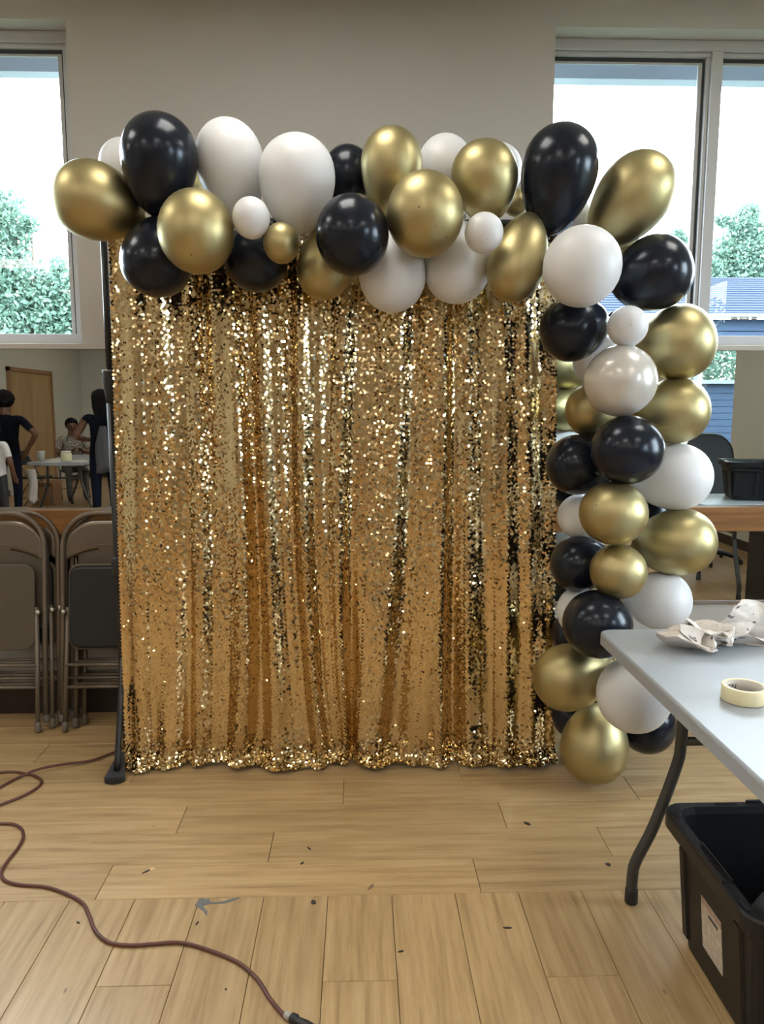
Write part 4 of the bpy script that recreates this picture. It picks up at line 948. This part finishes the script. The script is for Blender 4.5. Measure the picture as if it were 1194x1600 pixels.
def draped(w0, w1, t, L, seed, nz=14, nu=20):
    vs = []; r = np.random.RandomState(seed); ph = r.rand(3)*6.28
    for j in range(nz):
        f = j/(nz-1); w = w0+(w1-w0)*f**.7
        for i in range(nu):
            a = 2*math.pi*i/nu; q = 1+.16*math.sin(5*a+ph[0])*f+.10*math.sin(9*a+ph[1]+2*f)*f
            vs.append((w*math.cos(a)*q+.012*math.sin(6*f+ph[2]), t*(.5+f)*math.sin(a)*q, -L*f*(1+.07*math.sin(3*a+ph[2])*f)))
    fs = [(j*nu+i, j*nu+(i+1) % nu, (j+1)*nu+(i+1) % nu, (j+1)*nu+i) for j in range(nz-1) for i in range(nu)]+[tuple(range(nu))[::-1], tuple((nz-1)*nu+i for i in range(nu))]
    return MB().add(vs, fs, 0, True)
wb = draped(.035, .095, .05, .50, 3)
thing('tote_bag', 'sheer grey shoulder bag hanging on the long-haired person\'s back', 'bag', (-2.905, -1.665, 1.25), (0, 0, .1), me=wb.mesh('tote_bag', grainy('sheer_grey_cloth', srgb(76, 75, 78), 0.8, .25, 18)))
wc = draped(.065, .05, .03, .40, 8)
thing('white_cloth', 'white cloth hanging beside the hand-on-hip person\'s leg, left mirror', 'cloth', (-4.05, -2.46, .70), (0, 0, .3), me=wc.mesh('white_cloth', M_whitetee))

# ------------------------------------------------------------------ outdoors
M_soffit = mat('eave_board', (0.58, 0.65, 0.80), 0.7); M_lawn = grainy('lawn_grass', (0.035, 0.055, 0.028), 0.95, 0.2, 4)
ev = struct(ob('trim_3', None)); MB().box(-9, 9, YW+T+0.002, 3.90, 3.12, 3.20).build('soffit_board', M_soffit, ev); MB().box(-9, 9, 3.901, 3.98, 3.018, 3.24).build('fascia_board', M_soffit, ev)
struct(MB().box(-60, 60, YW+T+0.003, 70, -0.5, -0.35).box(XR+T+.003, 60, -60, YW+T+.002, -0.5, -0.35).build('ground', M_lawn))
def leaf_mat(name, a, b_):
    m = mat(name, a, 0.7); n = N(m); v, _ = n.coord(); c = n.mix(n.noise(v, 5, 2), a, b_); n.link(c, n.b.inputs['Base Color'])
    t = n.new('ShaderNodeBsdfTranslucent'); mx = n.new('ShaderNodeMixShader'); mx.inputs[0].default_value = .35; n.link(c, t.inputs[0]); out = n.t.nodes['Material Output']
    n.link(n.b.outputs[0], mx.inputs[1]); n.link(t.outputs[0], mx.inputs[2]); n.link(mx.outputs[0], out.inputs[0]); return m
M_leaf = leaf_mat('hazed_leaf_green', (0.11, 0.21, 0.17), (0.17, 0.27, 0.19)); M_bark = grainy('bark', srgb(84, 74, 64), 0.9, .2, 12)  # greens paled towards teal: lens haze is put into the leaf colour
def tree(label, clumps, Y, n, leaf, seed, dmul=1.0):
    r = np.random.RandomState(seed); C = [onY(px, py, Y) for px, py, _ in clumps]; R_ = [q*Y/F for _, _, q in clumps]
    base = (float(np.mean([c[0] for c in C])), Y, -0.35); root = thing('tree', label, 'tree', base)
    w = np.array([q**2 for q in R_]); w /= w.sum(); P = []
    for c, q, ww in zip(C, R_, w):
        k = int(n*ww); d = r.normal(0, 1, (k, 3)); d /= np.linalg.norm(d, axis=1, keepdims=True); P.append(c+d*(q*r.rand(k, 1)**.45)*np.array([1, dmul, 1]))
    P = np.concatenate(P)-np.array(base); k = len(P); nrm = r.normal(0, 1, (k, 3))+[0, 0, .6]; nrm /= np.linalg.norm(nrm, axis=1, keepdims=True)
    u = np.cross(nrm, r.normal(0, 1, (k, 3))); u /= np.linalg.norm(u, axis=1, keepdims=True); v = np.cross(nrm, u); s = leaf*(.6+.8*r.rand(k, 1))
    V = np.stack([P-u*s, P+v*s*.55, P+u*s, P-v*s*.55], 1).reshape(-1, 3)
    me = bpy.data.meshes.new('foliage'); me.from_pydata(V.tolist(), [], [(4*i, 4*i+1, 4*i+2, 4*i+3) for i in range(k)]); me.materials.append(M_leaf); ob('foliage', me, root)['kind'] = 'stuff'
    zc = float(np.mean([c[2] for c in C]))+.35
    tr_ = MB().tube([(0, .0, 0), (.05, 0, zc*.5), (0, 0, zc)], [.13, .10, .05], 10)
    for c in C: tr_.tube([(0.03, 0, zc*.55), tuple(np.array(c)-np.array(base))], [.045, .012], 6)
    tr_.build('trunk', M_bark, root)
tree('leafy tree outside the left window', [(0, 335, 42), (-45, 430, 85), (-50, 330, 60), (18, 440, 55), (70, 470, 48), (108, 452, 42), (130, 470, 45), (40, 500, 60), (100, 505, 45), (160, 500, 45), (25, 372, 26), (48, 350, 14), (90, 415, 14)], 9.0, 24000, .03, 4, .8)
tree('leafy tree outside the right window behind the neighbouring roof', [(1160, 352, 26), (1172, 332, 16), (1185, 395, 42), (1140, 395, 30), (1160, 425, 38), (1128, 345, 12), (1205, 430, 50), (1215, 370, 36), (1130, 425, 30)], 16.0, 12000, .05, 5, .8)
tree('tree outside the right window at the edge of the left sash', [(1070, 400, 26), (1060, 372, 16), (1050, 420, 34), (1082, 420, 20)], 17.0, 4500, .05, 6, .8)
M_shing = grainy('slate_shingle', (0.022, 0.032, 0.056), 0.9, .12, 9, Specular_IOR_Level=0.1); M_siding = grainy('blue_grey_siding', (0.042, 0.066, 0.11), 0.9, .05, 4, Specular_IOR_Level=0.1)
nb = thing('neighbour_house', 'blue grey house with shingled roof outside the right window', 'house', (0, 11, -.35))
rz = float(onY(1150, 433, 13.2)[2])+.35; ez = float(onY(1150, 489, 11)[2])+.35; ncs = 16
for i in range(ncs):
    a, c = i/ncs, (i+1)/ncs
    y0, y1, z0, z1 = 2.2*a, 2.2*c+.03, ez+(rz-ez)*a, ez+(rz-ez)*c
    MB().add([(1.6, y0, z0+.006), (11, y0, z0+.006), (11, y1, z1), (1.6, y1, z1), (1.6, y0, z0-.02), (11, y0, z0-.02), (11, y1, z1-.03), (1.6, y1, z1-.03)], [(0, 1, 2, 3), (7, 6, 5, 4), (0, 4, 5, 1), (1, 5, 6, 2), (2, 6, 7, 3), (3, 7, 4, 0)]).build('shingle_course', M_shing, nb)
for i in range(16):
    z1 = ez-.06-i*.17
    if z1 < .15: break
    MB().add([(1.9, .25, z1), (10.8, .25, z1), (10.8, .22, z1-.165), (1.9, .22, z1-.165), (1.9, .32, z1), (10.8, .32, z1), (10.8, .32, z1-.165), (1.9, .32, z1-.165)], [(3, 2, 1, 0), (4, 5, 6, 7), (0, 1, 5, 4), (1, 2, 6, 5), (2, 3, 7, 6), (3, 0, 4, 7)]).build('siding_board', M_siding, nb)
MB().box(1.5, 11.1, -.05, .02, ez-.055, ez-.01).build('gutter', mat('gutter_white', (.10, .13, .18), .6), nb)
MB().box(1.95, 10.7, .33, 4.2, 0, ez-.05).build('house_wall', M_siding, nb)
# the plot beyond the right wall, seen through its window in the mirror
h2 = thing('garden_house', 'blue house beyond the side window, seen in the right mirror', 'house', (4.9, -17, -.35))
MB().box(0, 14, -3, 2.97, 0, 2.45).build('house_wall', M_siding, h2)
for i in range(13): MB().box(0, 14, 2.971, 3.0+.006*(i % 2), .05+i*.18, .215+i*.18).build('siding_board', M_siding, h2)
MB().box(-.2, 14.2, -3.2, 3.2, 2.46, 2.56).build('roof_edge', mat('roof_edge_white', (.16, .19, .24), .5), h2)
def side_tree(label, x, y, seed):
    r = np.random.RandomState(seed); root = thing('tree', label, 'tree', (x, y, -.35)); k = 14000
    d = r.normal(0, 1, (k, 3)); d /= np.linalg.norm(d, axis=1, keepdims=True); P = d*(r.rand(k, 1)**.4)*np.array([4.5, 2.2, 2.6])+[0, 0, 4.0]
    u = r.normal(0, 1, (k, 3)); u /= np.linalg.norm(u, axis=1, keepdims=True); v = np.cross(u, r.normal(0, 1, (k, 3))); v /= np.linalg.norm(v, axis=1, keepdims=True); s = .10
    V = np.stack([P-u*s, P+v*s*.6, P+u*s, P-v*s*.6], 1).reshape(-1, 3)
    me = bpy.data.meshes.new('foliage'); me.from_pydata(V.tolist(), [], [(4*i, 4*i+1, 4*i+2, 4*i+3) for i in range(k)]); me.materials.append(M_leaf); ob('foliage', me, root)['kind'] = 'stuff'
    MB().tube([(0, 0, 0), (0, 0, 3.5)], [.14, .08], 10).build('trunk', M_bark, root)
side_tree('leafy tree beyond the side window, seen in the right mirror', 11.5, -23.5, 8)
